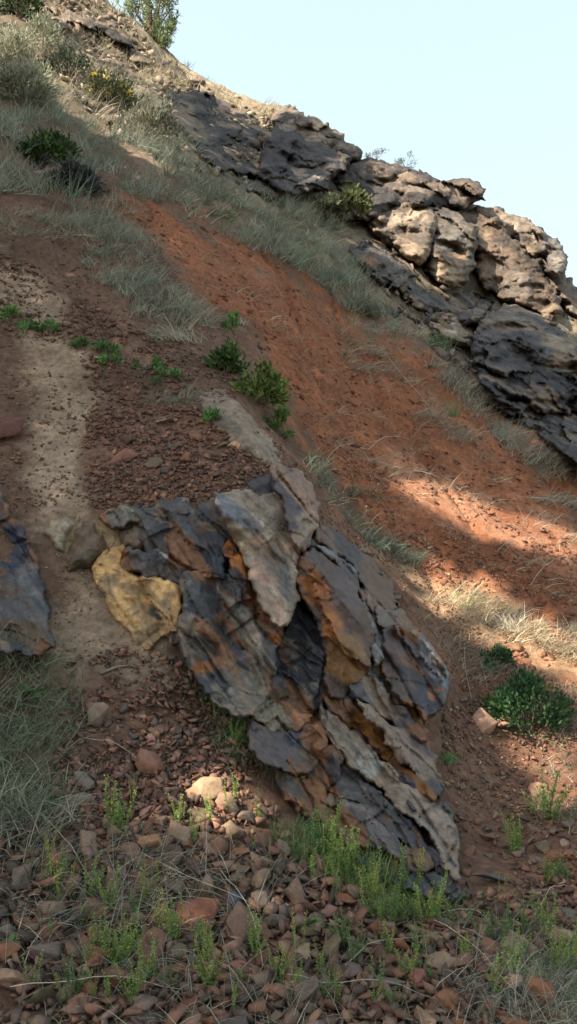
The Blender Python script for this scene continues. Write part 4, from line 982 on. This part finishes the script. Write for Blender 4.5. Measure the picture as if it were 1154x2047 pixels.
# ------------------------------------------------------------------ gravel and crumbs, too many to count
RB = [(.14, .072, .048), (.165, .086, .057), (.115, .066, .048), (.185, .105, .072), (.095, .068, .054)]
RD = [(.165, .073, .044), (.14, .064, .04), (.20, .095, .056), (.15, .068, .042)]
DK = [(.078, .057, .046), (.105, .070, .052), (.135, .08, .055), (.10, .053, .039)]
TN = [(.24, .175, .12), (.20, .14, .10), (.28, .21, .15)]
gravel('gravel', 'reddish chips filling the scree chute left of the outcrop', [
 ([(130,1330),(250,1300),(350,1320),(440,1420),(520,1520),(560,1640),(420,1640),(240,1700),(110,1640),(110,1450)], 6200, .018, .085, RB + [(.17, .10, .08)], .42, .35),
 ([(100,1120),(200,1150),(330,1320),(200,1360),(110,1300)], 900, .006, .02, TN + RB, .6, .3)], 31)
gravel('gravel', 'flat reddish chips spread over the slope above the outcrop', [
 ([(170,810),(400,820),(560,880),(610,950),(540,960),(430,1000),(330,1020),(180,1020)], 2600, .02, .08, RB, .45, .30),
 ([(250,1100),(390,1130),(360,1170),(260,1150)], 160, .02, .05, RB, .5, .3),
 ([(-105,470),(140,560),(240,640),(420,720),(520,780),(430,830),(200,830),(150,700),(-105,640)], 2600, .02, .085, RB + DK, .55, .25),
 ([(-105,520),(110,600),(190,800),(180,1030),(60,1060),(-105,980)], 1200, .008, .03, TN + RB, .6, .25)], 32)
gravel('gravel', 'brown pebbles filling the chute right of the outcrop', [
 ([(880,1420),(960,1400),(1285,1470),(1285,1760),(960,1800),(900,1760),(890,1560)], 5200, .016, .06, RB + RB + TN[:1], .6, .30),
 ([(880,1780),(1285,1720),(1285,1900),(850,1900)], 1800, .03, .09, RB + DK, .5, .35)], 33)
gravel('gravel', 'dark broken stone chips between the foreground rocks', [
 ([(-105,1650),(200,1680),(330,1600),(600,1680),(900,1830),(1285,1830),(1285,2110),(-105,2110)], 5200, .03, .11, DK + RB + [(.17, .11, .085)], .45, .35)], 34)
gravel('soil_crumbs', 'brown earth crumbs and chips over the whole left slope', [
 ([(-105,340),(240,400),(380,560),(520,720),(600,900),(540,960),(300,1020),(-105,1020)], 6500, .012, .055, RB + DK, .6, .2),
 ([(-105,1040),(340,1040),(340,1320),(110,1340),(-105,1300)], 1200, .008, .03, RB + TN, .6, .2),
 ([(620,980),(760,1080),(900,1200),(1010,1330),(1285,1400),(1285,1480),(950,1420),(880,1340),(760,1180),(640,1050)], 3600, .012, .05, RB + RD, .6, .2),
 ([(-105,1600),(150,1560),(260,1700),(-105,1900)], 900, .01, .04, DK + RB, .6, .2)], 37)
gravel('soil_crumbs', 'crumbled red soil clods on the steep red slope', [
 (RED, 5000, .012, .08, RD, .7, .06),
 (RED, 500, .06, .17, RD, .6, .02),
 (RED, 1100, .02, .10, RB + DK, .5, .2),
 ([(640,900),(760,930),(900,1060),(1285,1130),(1285,1330),(900,1200),(760,1080)], 3000, .015, .06, RD + TN[:1], .7, .15)], 35)
gravel('gravel', 'weathered stones strewn over the upper slope below the crest', [
 ([(60,40),(300,100),(600,230),(700,330),(640,400),(430,370),(300,300),(150,230)], 3600, .04, .30, [(.16,.12,.09), (.24,.19,.14), (.09,.075,.065), (.30,.25,.19)], .6, .2),
 ([(40,-40),(160,-40),(280,70),(330,140),(230,120),(100,60)], 1500, .05, .34, [(.16,.12,.09), (.24,.19,.14), (.09,.075,.065)], .6, .2),
 ([(690,460),(960,600),(1285,640),(1285,960),(960,800),(800,640)], 2000, .04, .32, [(.085,.075,.07), (.13,.105,.085), (.19,.14,.105), (.06,.055,.055)], .6, .2)], 36)

# ------------------------------------------------------------------ grass
DOWN = (.30, -.22, -.05)
grass('grass', 'tall blue-green grass bank in the upper left shade', [
 ([(-105,120),(70,150),(200,230),(330,320),(400,370),(300,415),(240,425),(130,405),(-105,370)], 360, 24, (.2, .52), .010, .44, .35, GBLUE, DOWN),
 ([(-105,40),(120,90),(260,190),(330,300),(200,240),(-105,140)], 260, 22, (.25, .5), .011, .44, .3, GGREY + GSTRAW[:2], DOWN),
 ([(60,-30),(160,-40),(270,60),(330,150),(300,230),(180,180),(80,110)], 560, 14, (.12, .32), .012, .4, .4, GGREY + GSTRAW, DOWN),
 ([(230,200),(330,210),(400,330),(340,350),(260,290)], 170, 26, (.3, .6), .010, .44, .35, GBLUE + GGREY, DOWN)], 41)
grass('grass', 'pale feathery grass strip running down between red soil and dark crags', [
 ([(300,375),(430,368),(540,388),(640,430),(700,510),(770,585),(840,660),(810,690),(700,650),(600,570),(480,490),(380,430)], 380, 24, (.18, .46), .011, .44, .4, GBLUE + GGREY[:2] + [(.14, .19, .10)], DOWN),
 ([(520,385),(640,410),(680,450),(640,470),(560,420)], 110, 22, (.25, .5), .012, .44, .4, GSTRAW[:2] + GBLUE, DOWN),
 ([(790,640),(870,690),(960,790),(1060,900),(1285,1000),(1285,1035),(1040,925),(930,810),(830,710)], 260, 18, (.18, .42), .009, .35, .5, GGREY + GBLUE[:2] + GSTRAW[:1], DOWN)], 42)
grass('grass', 'grey dry grass in streaks across the left slope', [
 ([(110,420),(260,420),(310,520),(390,620),(410,690),(350,700),(270,620),(170,530)], 420, 20, (.12, .32), .007, .4, .5, GGREY + GBLUE[:2], DOWN),
 ([(-105,400),(110,420),(170,520),(60,480),(-105,460)], 110, 16, (.15, .3), .007, .4, .4, GGREY + GGREEN[:1], DOWN),
 ([(200,700),(330,730),(430,830),(300,800)], 60, 12, (.08, .2), .005, .45, .5, GBLUE + GGREEN[:1], DOWN)], 43)
grass('grass', 'thin dry wisps trailing down the red slope', [
 ([(620,600),(700,650),(860,800),(1040,960),(1285,1060),(1285,1100),(1000,980),(820,830),(680,720)], 330, 12, (.15, .40), .008, .4, .6, GGREY + GSTRAW[2:], (.5, -.35, -.25)),
 ([(330,430),(520,560),(700,760),(900,930),(1285,1140),(1285,1290),(900,1080),(650,900),(480,640)], 300, 7, (.12, .38), .007, .5, .6, GGREY + GSTRAW[2:], (.5, -.35, -.25))], 44)
grass('grass', 'blue-green grass growing behind the shoulder of the outcrop', [
 ([(600,910),(660,925),(760,1000),(835,1085),(825,1130),(740,1090),(670,1045),(625,985)], 260, 18, (.10, .24), .006, .48, .4, [(.13, .165, .125), (.19, .195, .15), (.10, .135, .09), (.24, .22, .16)], DOWN)], 45)
grass('grass', 'bleached straw grass in the sunlit band right of the outcrop', [
 ([(730,1080),(860,1110),(960,1165),(1060,1230),(1285,1300),(1285,1360),(1050,1300),(900,1225),(790,1150)], 330, 20, (.08, .26), .005, .45, .5, GSTRAW + GGREY[:1], DOWN),
 ([(780,1170),(900,1230),(1000,1330),(960,1400),(900,1330),(850,1260)], 110, 14, (.08, .22), .005, .45, .5, GGREY + GSTRAW[2:], DOWN),
 ([(1000,1320),(1285,1380),(1285,1480),(1090,1470)], 70, 14, (.08, .24), .005, .45, .5, GGREY + GSTRAW[2:], DOWN)], 46)
grass('grass', 'dull green grass bank at the left edge above the rubble', [
 ([(-105,1280),(70,1290),(125,1390),(130,1540),(70,1640),(-105,1660)], 300, 16, (.10, .30), .0062, .45, .45, [(.13, .17, .10), (.17, .20, .13), (.24, .23, .17), (.10, .14, .075)], (.12, -.1, 0)),
 ([(-105,1620),(120,1600),(200,1720),(150,1830),(-105,1850)], 260, 14, (.12, .34), .0055, .45, .5, GGREY + [(.13, .16, .10), (.10, .13, .07)], (.15, -.1, 0))], 47)
grass('grass', 'thin green grass along the foot of the outcrop', [
 ([(350,1300),(400,1330),(500,1440),(560,1560),(650,1660),(760,1750),(700,1760),(600,1680),(520,1600),(440,1470),(370,1380)], 210, 16, (.10, .26), .0035, .28, .35, [(.09, .15, .06), (.12, .18, .08), (.14, .17, .11)], (.05, -.1, .1)),
 ([(540,1560),(640,1650),(760,1740),(900,1820),(900,1880),(760,1830),(620,1740),(540,1640)], 200, 12, (.10, .26), .0036, .22, .3, GLIME + [(.10, .17, .07), (.13, .2, .09)], (.0, -.08, .2)),
 ([(1080,1470),(1285,1480),(1285,1780),(1090,1640)], 90, 14, (.12, .3), .004, .35, .4, GGREEN + GGREY, (.05, -.1, 0))], 48)
grass('grass', 'fine dry and green grass growing between the foreground stones', [
 ([(-105,1700),(300,1650),(620,1720),(900,1840),(1285,1850),(1285,2110),(-105,2110)], 420, 10, (.09, .26), .0042, .45, .45, GGREY + [(.11, .16, .09), (.14, .17, .11)], (.05, -.05, 0)),
 ([(840,1900),(1000,1900),(1285,2000),(1285,2080),(980,2070)], 80, 16, (.14, .34), .003, .4, .5, GGREY + GBLUE, (.2, -.1, 0)),
 ([(120,1700),(300,1680),(430,1760),(330,1840),(180,1800)], 70, 12, (.15, .4), .0028, .7, .5, GSTRAW + GGREY, (.3, -.1, -.3))], 49)
grass('grass', 'bleached short grass along the sunny crest', [
 ([(300,110),(420,150),(560,195),(615,230),(560,245),(450,205),(350,180),(280,150)], 360, 14, (.12, .42), .014, .4, .4, GSTRAW, DOWN),
 ([(690,310),(760,315),(860,350),(800,350),(720,335)], 60, 12, (.12, .3), .013, .4, .4, GSTRAW[:1] + GBLUE, DOWN)], 50)

def tuft(px, py, hpx, nb, cols, label, seed, spread=.22, droop=.3, wd=.006, lean=(.05, -.05, 0), group=None, tip=None, name='grass_tuft', radius=.05):
    rs = np.random.default_rng(seed); b = to_ground([px], [py])[0]; L = hpx * float(dist(px, py)) / F
    V, T, C = tufts_np(b[None], nb, (L * .5, L * 1.05), wd, spread, droop, cols, rs, lean, tip, 4, radius)
    o = link(name, mesh_np(name, V, T, C), M_GRASS); return tag(o, label, 'grass tuft', group)
tuft(365, 680, 75, 110, GBLUE + GGREY, 'big grey-green bunch of grass above the leafy bush on the left slope', 1, .35, .35, .007, radius=.12)
tuft(372, 650, 165, 9, GSTRAW[:2], 'tall straw-coloured seed stalks rising from the big grey bunch', 2, .10, .25, .015, (.16, 0, .1))
tuft(890, 1515, 60, 90, [(.09, .20, .075), (.12, .24, .09), (.07, .16, .06)], 'bright green grass tuft at the right edge of the outcrop', 3, .30, .25, .005)
tuft(925, 1215, 70, 110, GSTRAW[:2] + GLIME[:1] + [(.33, .35, .20)], 'pale green-yellow bunch of grass in the sunlit band', 4, .4, .4, .006, radius=.08)
tuft(1018, 1245, 70, 100, GSTRAW[:2] + [(.6, .55, .45)], 'bleached white-straw bunch of grass beside the dark hollow', 5, .4, .4, .006, radius=.08)
tuft(1125, 1300, 60, 80, GSTRAW, 'straw tuft at the right end of the sunlit band', 6, .45, .4, .006, radius=.08)
tuft(745, 640, 85, 170, GBLUE, 'large blue-green bunch of grass on the rim of the red slope', 7, .32, .35, .010, radius=.14)
tuft(680, 570, 85, 170, GBLUE + [(.12, .19, .10)], 'rounded blue-green bunch of grass above the rim of the red slope', 8, .32, .35, .010, radius=.14)
tuft(870, 700, 60, 110, [(.13, .24, .08), (.16, .25, .10), (.2, .24, .14)], 'fresh green tuft on the grass strip near the black cliff', 9, .3, .3, .010, radius=.1)
tuft(907, 835, 45, 60, [(.13, .25, .08), (.16, .25, .10)], 'small fresh green tuft lower on the red slope', 10, .3, .3, .008)
tuft(440, 440, 40, 130, [(.06, .17, .05), (.08, .20, .07)], 'dark green grass patch in the pale strip', 11, .5, .4, .012, (.5, -.3, 0), radius=.25)
tuft(585, 500, 45, 150, [(.07, .18, .07), (.09, .22, .09), (.12, .2, .1)], 'wide green grass patch lower in the pale strip', 12, .5, .4, .012, (.4, -.3, 0), radius=.25)
tuft(480, 640, 24, 40, GBLUE, 'little grey tuft on the red soil above the leafy bush', 13)
tuft(520, 1960, 120, 60, GGREY + GSTRAW[2:], 'bundle of grey dead stalks lying down the lower foreground', 14, .10, .15, .0035, (.9, -.55, -.95), radius=.03)
tuft(930, 1960, 70, 90, GGREY + [(.15, .18, .15)], 'mat of grey dry grass beside the long stalk', 15, .5, .6, .003, (.4, -.2, -.2), radius=.08)

# ------------------------------------------------------------------ long dry stalks lying across the rubble and slope
STALKS = [(845,1850,1065,2045,'long pale stalk lying in a straight line across the lower right rubble'),
 (560,1985,880,2030,'long grey stalk lying across the bottom middle'), (20,2000,370,2012,'thin curved dry stalk along the lower left'),
 (250,1690,520,1850,'straw stalk slanting down over the square red-brown block'), (60,1620,200,1790,'dry stalk leaning out of the left grass bank'),
 (440,1755,525,1975,'pale stalk hanging down in the middle of the rubble'), (880,1830,990,1870,'short pale stalk in front of the outcrop tip'),
 (1130,1780,1060,1870,'dry stalk crossing the square stones at the right'), (170,1480,290,1530,'dry stalk lying beside the rounded red-brown boulder'),
 (690,1960,860,1900,'bent grey stalk among the right weeds'), (930,1300,945,1420,'white dead twig hanging down beside the overhanging block'),
 (955,1330,975,1390,'second white dead twig beside the overhanging block'), (720,900,820,880,'pale dead stem lying across the red slope'),
 (640,940,760,885,'long pale dead stem on the red slope above the grass'), (1060,1160,1154,1120,'grey dead stem on the red slope at the right edge'),
 (760,700,900,880,'fallen grey stem trailing down the red slope')]
for i, (x0, y0, x1, y1, lab) in enumerate(STALKS):
    rs = np.random.default_rng(900 + i); t = np.linspace(0, 1, 9)
    bx = x0 + (x1 - x0) * t + 14 * np.sin(t * 3.1) * rs.uniform(-1, 1); by = y0 + (y1 - y0) * t + 10 * np.sin(t * 3.1) * rs.uniform(-1, 1)
    P = to_ground(bx, by); P[:, 2] += .035 + .05 * np.sin(t * 3.1); d = float(dist((x0 + x1) / 2, (y0 + y1) / 2))
    r = max(.0016, .45 * d / F)
    o = link('dry_stalk', tube_mesh('dry_stalk', P, np.linspace(r * 1.3, r * .6, 9), 4, (.42, .38, .30) if i not in (1, 9) else (.30, .29, .27)), M_WOOD)
    tag(o, lab, 'stalk')
P = to_ground(np.array([200, 235, 270.]), np.array([1360, 1350, 1342.])); P[:, 2] += .015
o = link('stick', tube_mesh('stick', P, [.012, .010, .006], 6, (.17, .15, .13)), M_WOOD); tag(o, 'short grey stick lying across the top of the scree chute', 'stick')

# ------------------------------------------------------------------ shrubs and herbs
SAGE = [(.22, .24, .17), (.27, .28, .20), (.18, .205, .145), (.33, .32, .23)]
DARKG = [(.035, .062, .022), (.05, .085, .03), (.028, .05, .02)]
BUSHG = [(.06, .11, .025), (.085, .14, .035), (.045, .085, .02), (.14, .19, .05)]
OLIVE = [(.12, .13, .07), (.09, .105, .055), (.16, .155, .09)]
HERB = [(.085, .17, .05), (.115, .21, .065), (.065, .135, .04)]
shrub('sagebrush', 20, 130, 45, 90, 'pale sagebrush at the top left edge in sun', 2200, .10, SAGE, 61, lwid=.25)
shrub('sagebrush', 50, 215, 60, 80, 'pale feathery sagebrush above the shaded grass bank', 2600, .10, SAGE, 62, lwid=.25)
shrub('sagebrush', 85, 110, 38, 70, 'grey sagebrush beside the dark hollow at the top left', 1600, .10, SAGE, 63, lwid=.25)
shrub('juniper_shrub', 42, 45, 40, 100, 'black-green juniper bush cut by the top left corner', 2600, .12, DARKG, 64, lwid=.4)
shrub('shrub', 135, 165, 45, 55, 'dark grey-green bush on the upper slope left of the brown ledge', 1800, .08, [(.075, .09, .06), (.10, .115, .08), (.055, .07, .05)], 65)
shrub('shrub', 215, 215, 60, 62, 'green bush with yellow flowers below the brown ledge', 2600, .08, OLIVE + [(.06, .085, .045)], 66, flowers=(60, .085, (.65, .42, .03)))
shrub('shrub', 300, 290, 62, 80, 'twiggy olive brush between the yellow-flowered bush and the dark crag', 2400, .085, OLIVE + GGREY[:2], 67, stems=26, lwid=.3)
shrub('shrub', 98, 315, 50, 52, 'dark green shrub in the shaded grass bank at the upper left', 2200, .085, BUSHG[:3] + DARKG, 68)
shrub('shrub', 145, 372, 46, 44, 'black-leaved low shrub just below the dark green one in the grass bank', 1900, .08, [(.03, .035, .032), (.045, .05, .048), (.06, .065, .065)], 168)
shrub('shrub', 705, 425, 30, 46, 'yellow-green shrub growing in front of the basalt ledge', 1600, .10, [(.10, .115, .045), (.13, .14, .055), (.065, .08, .035)], 69, depth_off=1.6)
shrub('shrub', 660, 435, 30, 40, 'dark shrub at the foot of the basalt ledge', 1100, .10, [(.06, .075, .04), (.09, .10, .055)], 70, depth_off=.6)
shrub('sagebrush', 752, 318, 22, 22, 'small blue-grey shrub on the skyline, nearer the dark crag', 420, .12, [(.12, .15, .14), (.16, .18, .16)], 71, lwid=.25, depth_off=.4)
shrub('sagebrush', 812, 336, 24, 24, 'small blue-grey shrub on the skyline, nearer the jutting ledge', 420, .12, [(.12, .15, .14), (.16, .18, .16)], 72, lwid=.25, depth_off=.8)
shrub('leafy_bush', 452, 742, 42, 62, 'dark green leafy bush at the head of the tan bedrock hump', 900, .06, BUSHG[:3] + DARKG[:2], 73)
shrub('leafy_bush', 520, 815, 50, 78, 'yellow-green leafy bush between red slope and tan bedrock hump', 1300, .055, BUSHG + [(.16, .21, .05), (.19, .23, .06)], 74)
shrub('leafy_bush', 562, 870, 26, 45, 'small green sprig below the yellow-green leafy bush', 420, .05, BUSHG, 75)
shrub('herb', 466, 670, 18, 34, 'single light green plant above the dark leafy bush', 90, .07, HERB, 76, cat='herb', stems=4)
shrub('leafy_bush', 1060, 1470, 78, 100, 'dense dark green bush in the gully below the sunlit band', 2600, .045, [(.03, .075, .028), (.045, .10, .035), (.025, .06, .03), (.06, .12, .045)], 77)
shrub('leafy_bush', 1000, 1350, 34, 42, 'low dark green clump above the dense gully bush', 650, .045, [(.035, .075, .03), (.05, .10, .04)], 78)
HP = [(22,650,26,24,'bright green herb at the left edge of the sand streak'),(48,668,22,18,'bright green herb beside the one at the left edge'),(100,672,16,18,'single small bright herb on the sand streak'),
      (163,702,15,18,'tiny bright herb right of the sand streak'),(214,706,26,24,'largest bright green herb on the left slope'),(222,728,20,20,'green herb just below the largest bright one'),
      (300,735,26,28,'soft green herb in the middle of the left slope'),(335,760,26,26,'pale green herb lowest in the row on the left slope'),(425,845,18,26,'thin green herb on the edge of the tan bedrock hump')]
for i, (x, y, r, h, lab) in enumerate(HP):
    shrub('herb', x, y, r, h, lab, 130, .055, HERB, 80 + i, cat='herb', stems=4, clumps=7, lwid=.45)
# broad-leaved plant at the left edge
def broadleaf(px, py, n, ln, label, seed):
    rs = np.random.default_rng(seed); b = to_ground([px], [py])[0]; e = empty('broadleaf_plant', b, label, 'plant')
    for k in range(n):
        th = rs.uniform(0, 6.28); D = np.array([math.cos(th), math.sin(th) - .4, rs.uniform(.6, 1.4)]); D /= np.linalg.norm(D); L = ln * rs.uniform(.7, 1.2)
        side = np.cross(D, (0, 0, 1)); side /= np.linalg.norm(side); t = np.linspace(0, 1, 7)
        w = .30 * L * np.sin(np.pi * t ** .8) ; c = b + (0, 0, .03) + D * (L * t)[:, None] + np.array([0, 0, -.35]) * (L * t * t)[:, None]
        up = np.cross(side, D); V = np.vstack([c, c + side * w[:, None] * .5 + up * w[:, None] * .25, c - side * w[:, None] * .5 + up * w[:, None] * .25])
        T = []
        for q in range(6): T += [(q, q + 1, 8 + q), (q, 8 + q, 7 + q), (q, 14 + q, 15 + q), (q, 15 + q, q + 1)]
        link('leaf', mesh_np('leaf', V, np.array(T), np.tile(np.array([.085, .19, .045]) * rs.uniform(.75, 1.2), (21, 1)), smooth=True), M_LEAF, e)
broadleaf(65, 1395, 9, .16, 'plant with broad glossy green leaves in the left grass bank', 5)
broadleaf(612, 1880, 5, .09, 'small plant with round green leaves among the dark rubble', 6)
broadleaf(22, 1905, 5, .07, 'small round-leaved plant under a slab at the lower left', 7)

# upright weeds with little leaves and pods
def weed_proto(seed, nst, hgt, spread, tint=(1, 1, 1)):
    rs = np.random.default_rng(seed); stems, lv, pods = [], [], []
    for s in range(nst):
        D = np.array([rs.normal(0, spread), rs.normal(0, spread), 1.0]); D /= np.linalg.norm(D); L = hgt * rs.uniform(.55, 1.05); bend = rs.normal(0, .10, 3) * L; bend[2] = 0
        t = np.linspace(0, 1, 6); b0 = np.array([rs.normal(0, .018), rs.normal(0, .018), -.01]); c = b0 + D * (L * t)[:, None] + bend * (t * t)[:, None]
        stems.append(tube_np(c, np.linspace(.0026, .0013, 6), 3, np.array([.20, .26, .07]) * rs.uniform(.8, 1.2)))
        n = int(24 + 70 * L); tt = rs.uniform(.12, 1, n); q = np.stack([np.interp(tt, t, c[:, k]) for k in range(3)], 1)
        d = rs.normal(0, 1, (n, 3)); d[:, 2] = np.abs(d[:, 2]) * .8 + .3; d /= np.linalg.norm(d, axis=1)[:, None]
        ll = (.020 - .010 * tt) * rs.uniform(.7, 1.4, n)
        ll = ll * 1.25; lv.append(leaves_np(q, d, ll, ll * .45, np.array([[.15, .235, .06]]) * np.array(tint) * rs.uniform(.7, 1.3, n)[:, None], rs))
        m = int(16 + 50 * L); tt = rs.uniform(.45, 1.02, m); q = np.stack([np.interp(tt, t, c[:, k]) for k in range(3)], 1)
        d = rs.normal(0, 1, (m, 3)); d[:, 2] = np.abs(d[:, 2]) + .2; d /= np.linalg.norm(d, axis=1)[:, None]
        q = q + d * .008; pods.append(leaves_np(q, d, np.full(m, .010), np.full(m, .008), np.array([[.29, .35, .10]]) * np.array(tint) * rs.uniform(.8, 1.25, m)[:, None], rs))
    return [mesh_np(nm, *join_np(p)) for nm, p in (('stem', stems), ('leaf_sprays', lv), ('seed_pods', pods))]
WEED = [weed_proto(700 + k, (4, 7, 3, 9, 5, 2)[k], .30, (.16, .24, .10, .26, .18, .05)[k]) for k in range(6)] + [weed_proto(720 + k, (5, 3, 8, 4, 6)[k], .30, (.3, .14, .34, .2, .42)[k], ((.62, .72, 1.1), (1.25, .95, .9), (.5, .62, .9), (.95, .8, 1.0), (.75, .85, .8))[k]) for k in range(5)]
for w_ in WEED:
    w_[0].materials.append(M_LEAF); w_[1].materials.append(M_LEAF); w_[2].materials.append(M_LEAF)
def weed(px, py, hpx, label, group=None, k=None, rr=random):
    b = to_ground([px], [py])[0]; s = hpx * float(dist(px, py)) / F / .30
    e = empty('weed', b, label, 'weed', group); e.rotation_euler = (0, 0, rr.uniform(0, 6.28)); e.scale = (s * rr.uniform(.85, 1.15), s * rr.uniform(.85, 1.15), s)
    for nm, me in zip(('stem', 'leaf_sprays', 'seed_pods'), WEED[rr.randrange(11) if k is None else k]):
        o = bpy.data.objects.new(nm, me); COL.objects.link(o); o.parent = e
        if nm != 'stem': o['kind'] = 'stuff'
RW = random.Random(77)
for x, y, h, lab, k in [(236,1660,125,'bright lime bushy weed standing below the rounded red-brown boulder',3),(440,1430,110,'single tall pale weed stem in front of the outcrop foot',5),(392,1670,75,'slim lime weed in front of the smooth tan stone',2),
    (420,1640,70,'short lime weed touching the smooth tan stone',0),(350,1640,85,'slim weed left of the smooth tan stone',2),(685,1745,120,'tallest lime weed clump at the foot of the outcrop',3),(735,1800,105,'dense lime weed clump right of the tallest one',3),
    (180,1790,100,'yellow-green weed clump beside the worn reddish rock',1),(350,1890,110,'green weed clump rising left of the square red-brown block',1),(415,1905,70,'thin podded weed in front of the dark angular slab',2),
    (1030,1700,90,'green weed clump in the right scree chute',1),(1100,1640,110,'tall green weed at the right edge of the scree chute',1),(890,1690,70,'thin weed against the outcrop tip',2),(470,1490,80,'green weed leaning on the outcrop foot',1),(470,1590,60,'small green weed beside the tan stone',0)]:
    weed(x, y, h, lab, None, k, RW)
def weeds(poly, n, h0, h1, label, group, seed):
    rs = np.random.default_rng(seed)
    for x, y in sample_poly(poly, n, rs): h = RW.uniform(h0, h1); weed(x, y, h, where(('short ' if h < h0 + .4 * (h1 - h0) else 'tall ') + label, x, y), group, None, RW)
weeds([(560,1690),(660,1690),(780,1770),(910,1850),(900,1890),(760,1860),(640,1800)], 30, 50, 125, 'lime podded weed', 'weeds below the outcrop', 1)
weeds([(60,1760),(300,1760),(460,1900),(420,2047),(60,2047)], 34, 50, 115, 'thin green weed', 'weeds of the lower left', 2)
weeds([(470,1880),(880,1920),(900,2047),(470,2047)], 26, 45, 100, 'thin podded weed', 'weeds of the bottom middle', 3)
weeds([(880,1860),(1154,1880),(1154,2047),(960,2020)], 18, 50, 105, 'thin grassy weed', 'weeds of the lower right', 4)
weeds([(960,1560),(1154,1600),(1154,1800),(1000,1780)], 8, 40, 80, 'small green weed', 'weeds of the right rubble', 5)
weeds([(250,1560),(560,1640),(560,1740),(300,1740)], 7, 35, 70, 'little lime weed', 'weeds of the upper rubble', 6)

# ------------------------------------------------------------------ juniper on the crest
def juniper():
    rs = np.random.default_rng(8); d = 25.0
    base = CAM + ray(312, 118) * d; base[2] = float(ground(base[0:1], base[1:2])[0])
    e = empty('juniper_tree', base, 'green juniper tree standing on the crest against the sky', 'tree')
    m = d / F; base = base - np.array([.15, 0, .25])
    trunk = [base - (0, 0, .3), base + (0, 0, 30 * m), base + (-.1, 0, 90 * m), base + (-.05, 0, 170 * m)]
    link('trunk', tube_mesh('trunk', trunk, [.13, .11, .08, .02], 7, (.14, .10, .075)), M_WOOD, e)
    lobes = [(-50, 95, 18, 60), (-45, 60, 14, 40), (-28, 110, 26, 55), (-22, 62, 22, 45), (-5, 38, 15, 36), (0, 90, 26, 55), (16, 55, 14, 45), (12, 24, 10, 24), (26, 100, 22, 45), (40, 80, 12, 34), (42, 52, 9, 26), (36, 26, 8, 18), (-14, 14, 14, 20), (28, 8, 12, 16), (8, 4, 12, 14), (-34, 135, 24, 45), (-6, 140, 28, 45), (22, 135, 22, 40)]
    Ps, Cs, br = [], [], []
    for (lx, lz, r, h) in lobes:
        n = int(150 + r * 8); c = base + np.array([lx * m, rs.normal(0, 14 * m), lz * m])
        k = 16; sub = c + rs.normal(0, 1, (k, 3)) * np.array([r * .55, r * .55, h * .42]) * m
        q = sub[rs.integers(0, k, n)] + rs.normal(0, 1, (n, 3)) * np.array([r * .16, r * .16, h * .14]) * m
        Ps.append(q); tint = rs.uniform(.75, 1.3)
        Cs.append(np.array([(.17, .21, .085), (.21, .24, .10), (.13, .185, .11)])[rs.integers(0, 3, n)] * tint)
        br.append(tube_np([base + (0, 0, lz * m * .35), (base + c) / 2 + (0, 0, .2), c], [.05, .03, .012], 5, (.14, .10, .075)))
    P = np.vstack(Ps); C = np.vstack(Cs); n = len(P)
    D = rs.normal(0, .6, (n, 3)); D[:, 2] += .9; D /= np.linalg.norm(D, axis=1)[:, None]
    V, T, C = leaves_np(P, D, rs.uniform(.12, .24, n), rs.uniform(.025, .042, n), C, rs)
    link('crown', mesh_np('crown', V, T, C), M_LEAF, e)
    V, T, C = join_np(br); link('limbs', mesh_np('limbs', V, T, C), M_WOOD, e)
juniper()
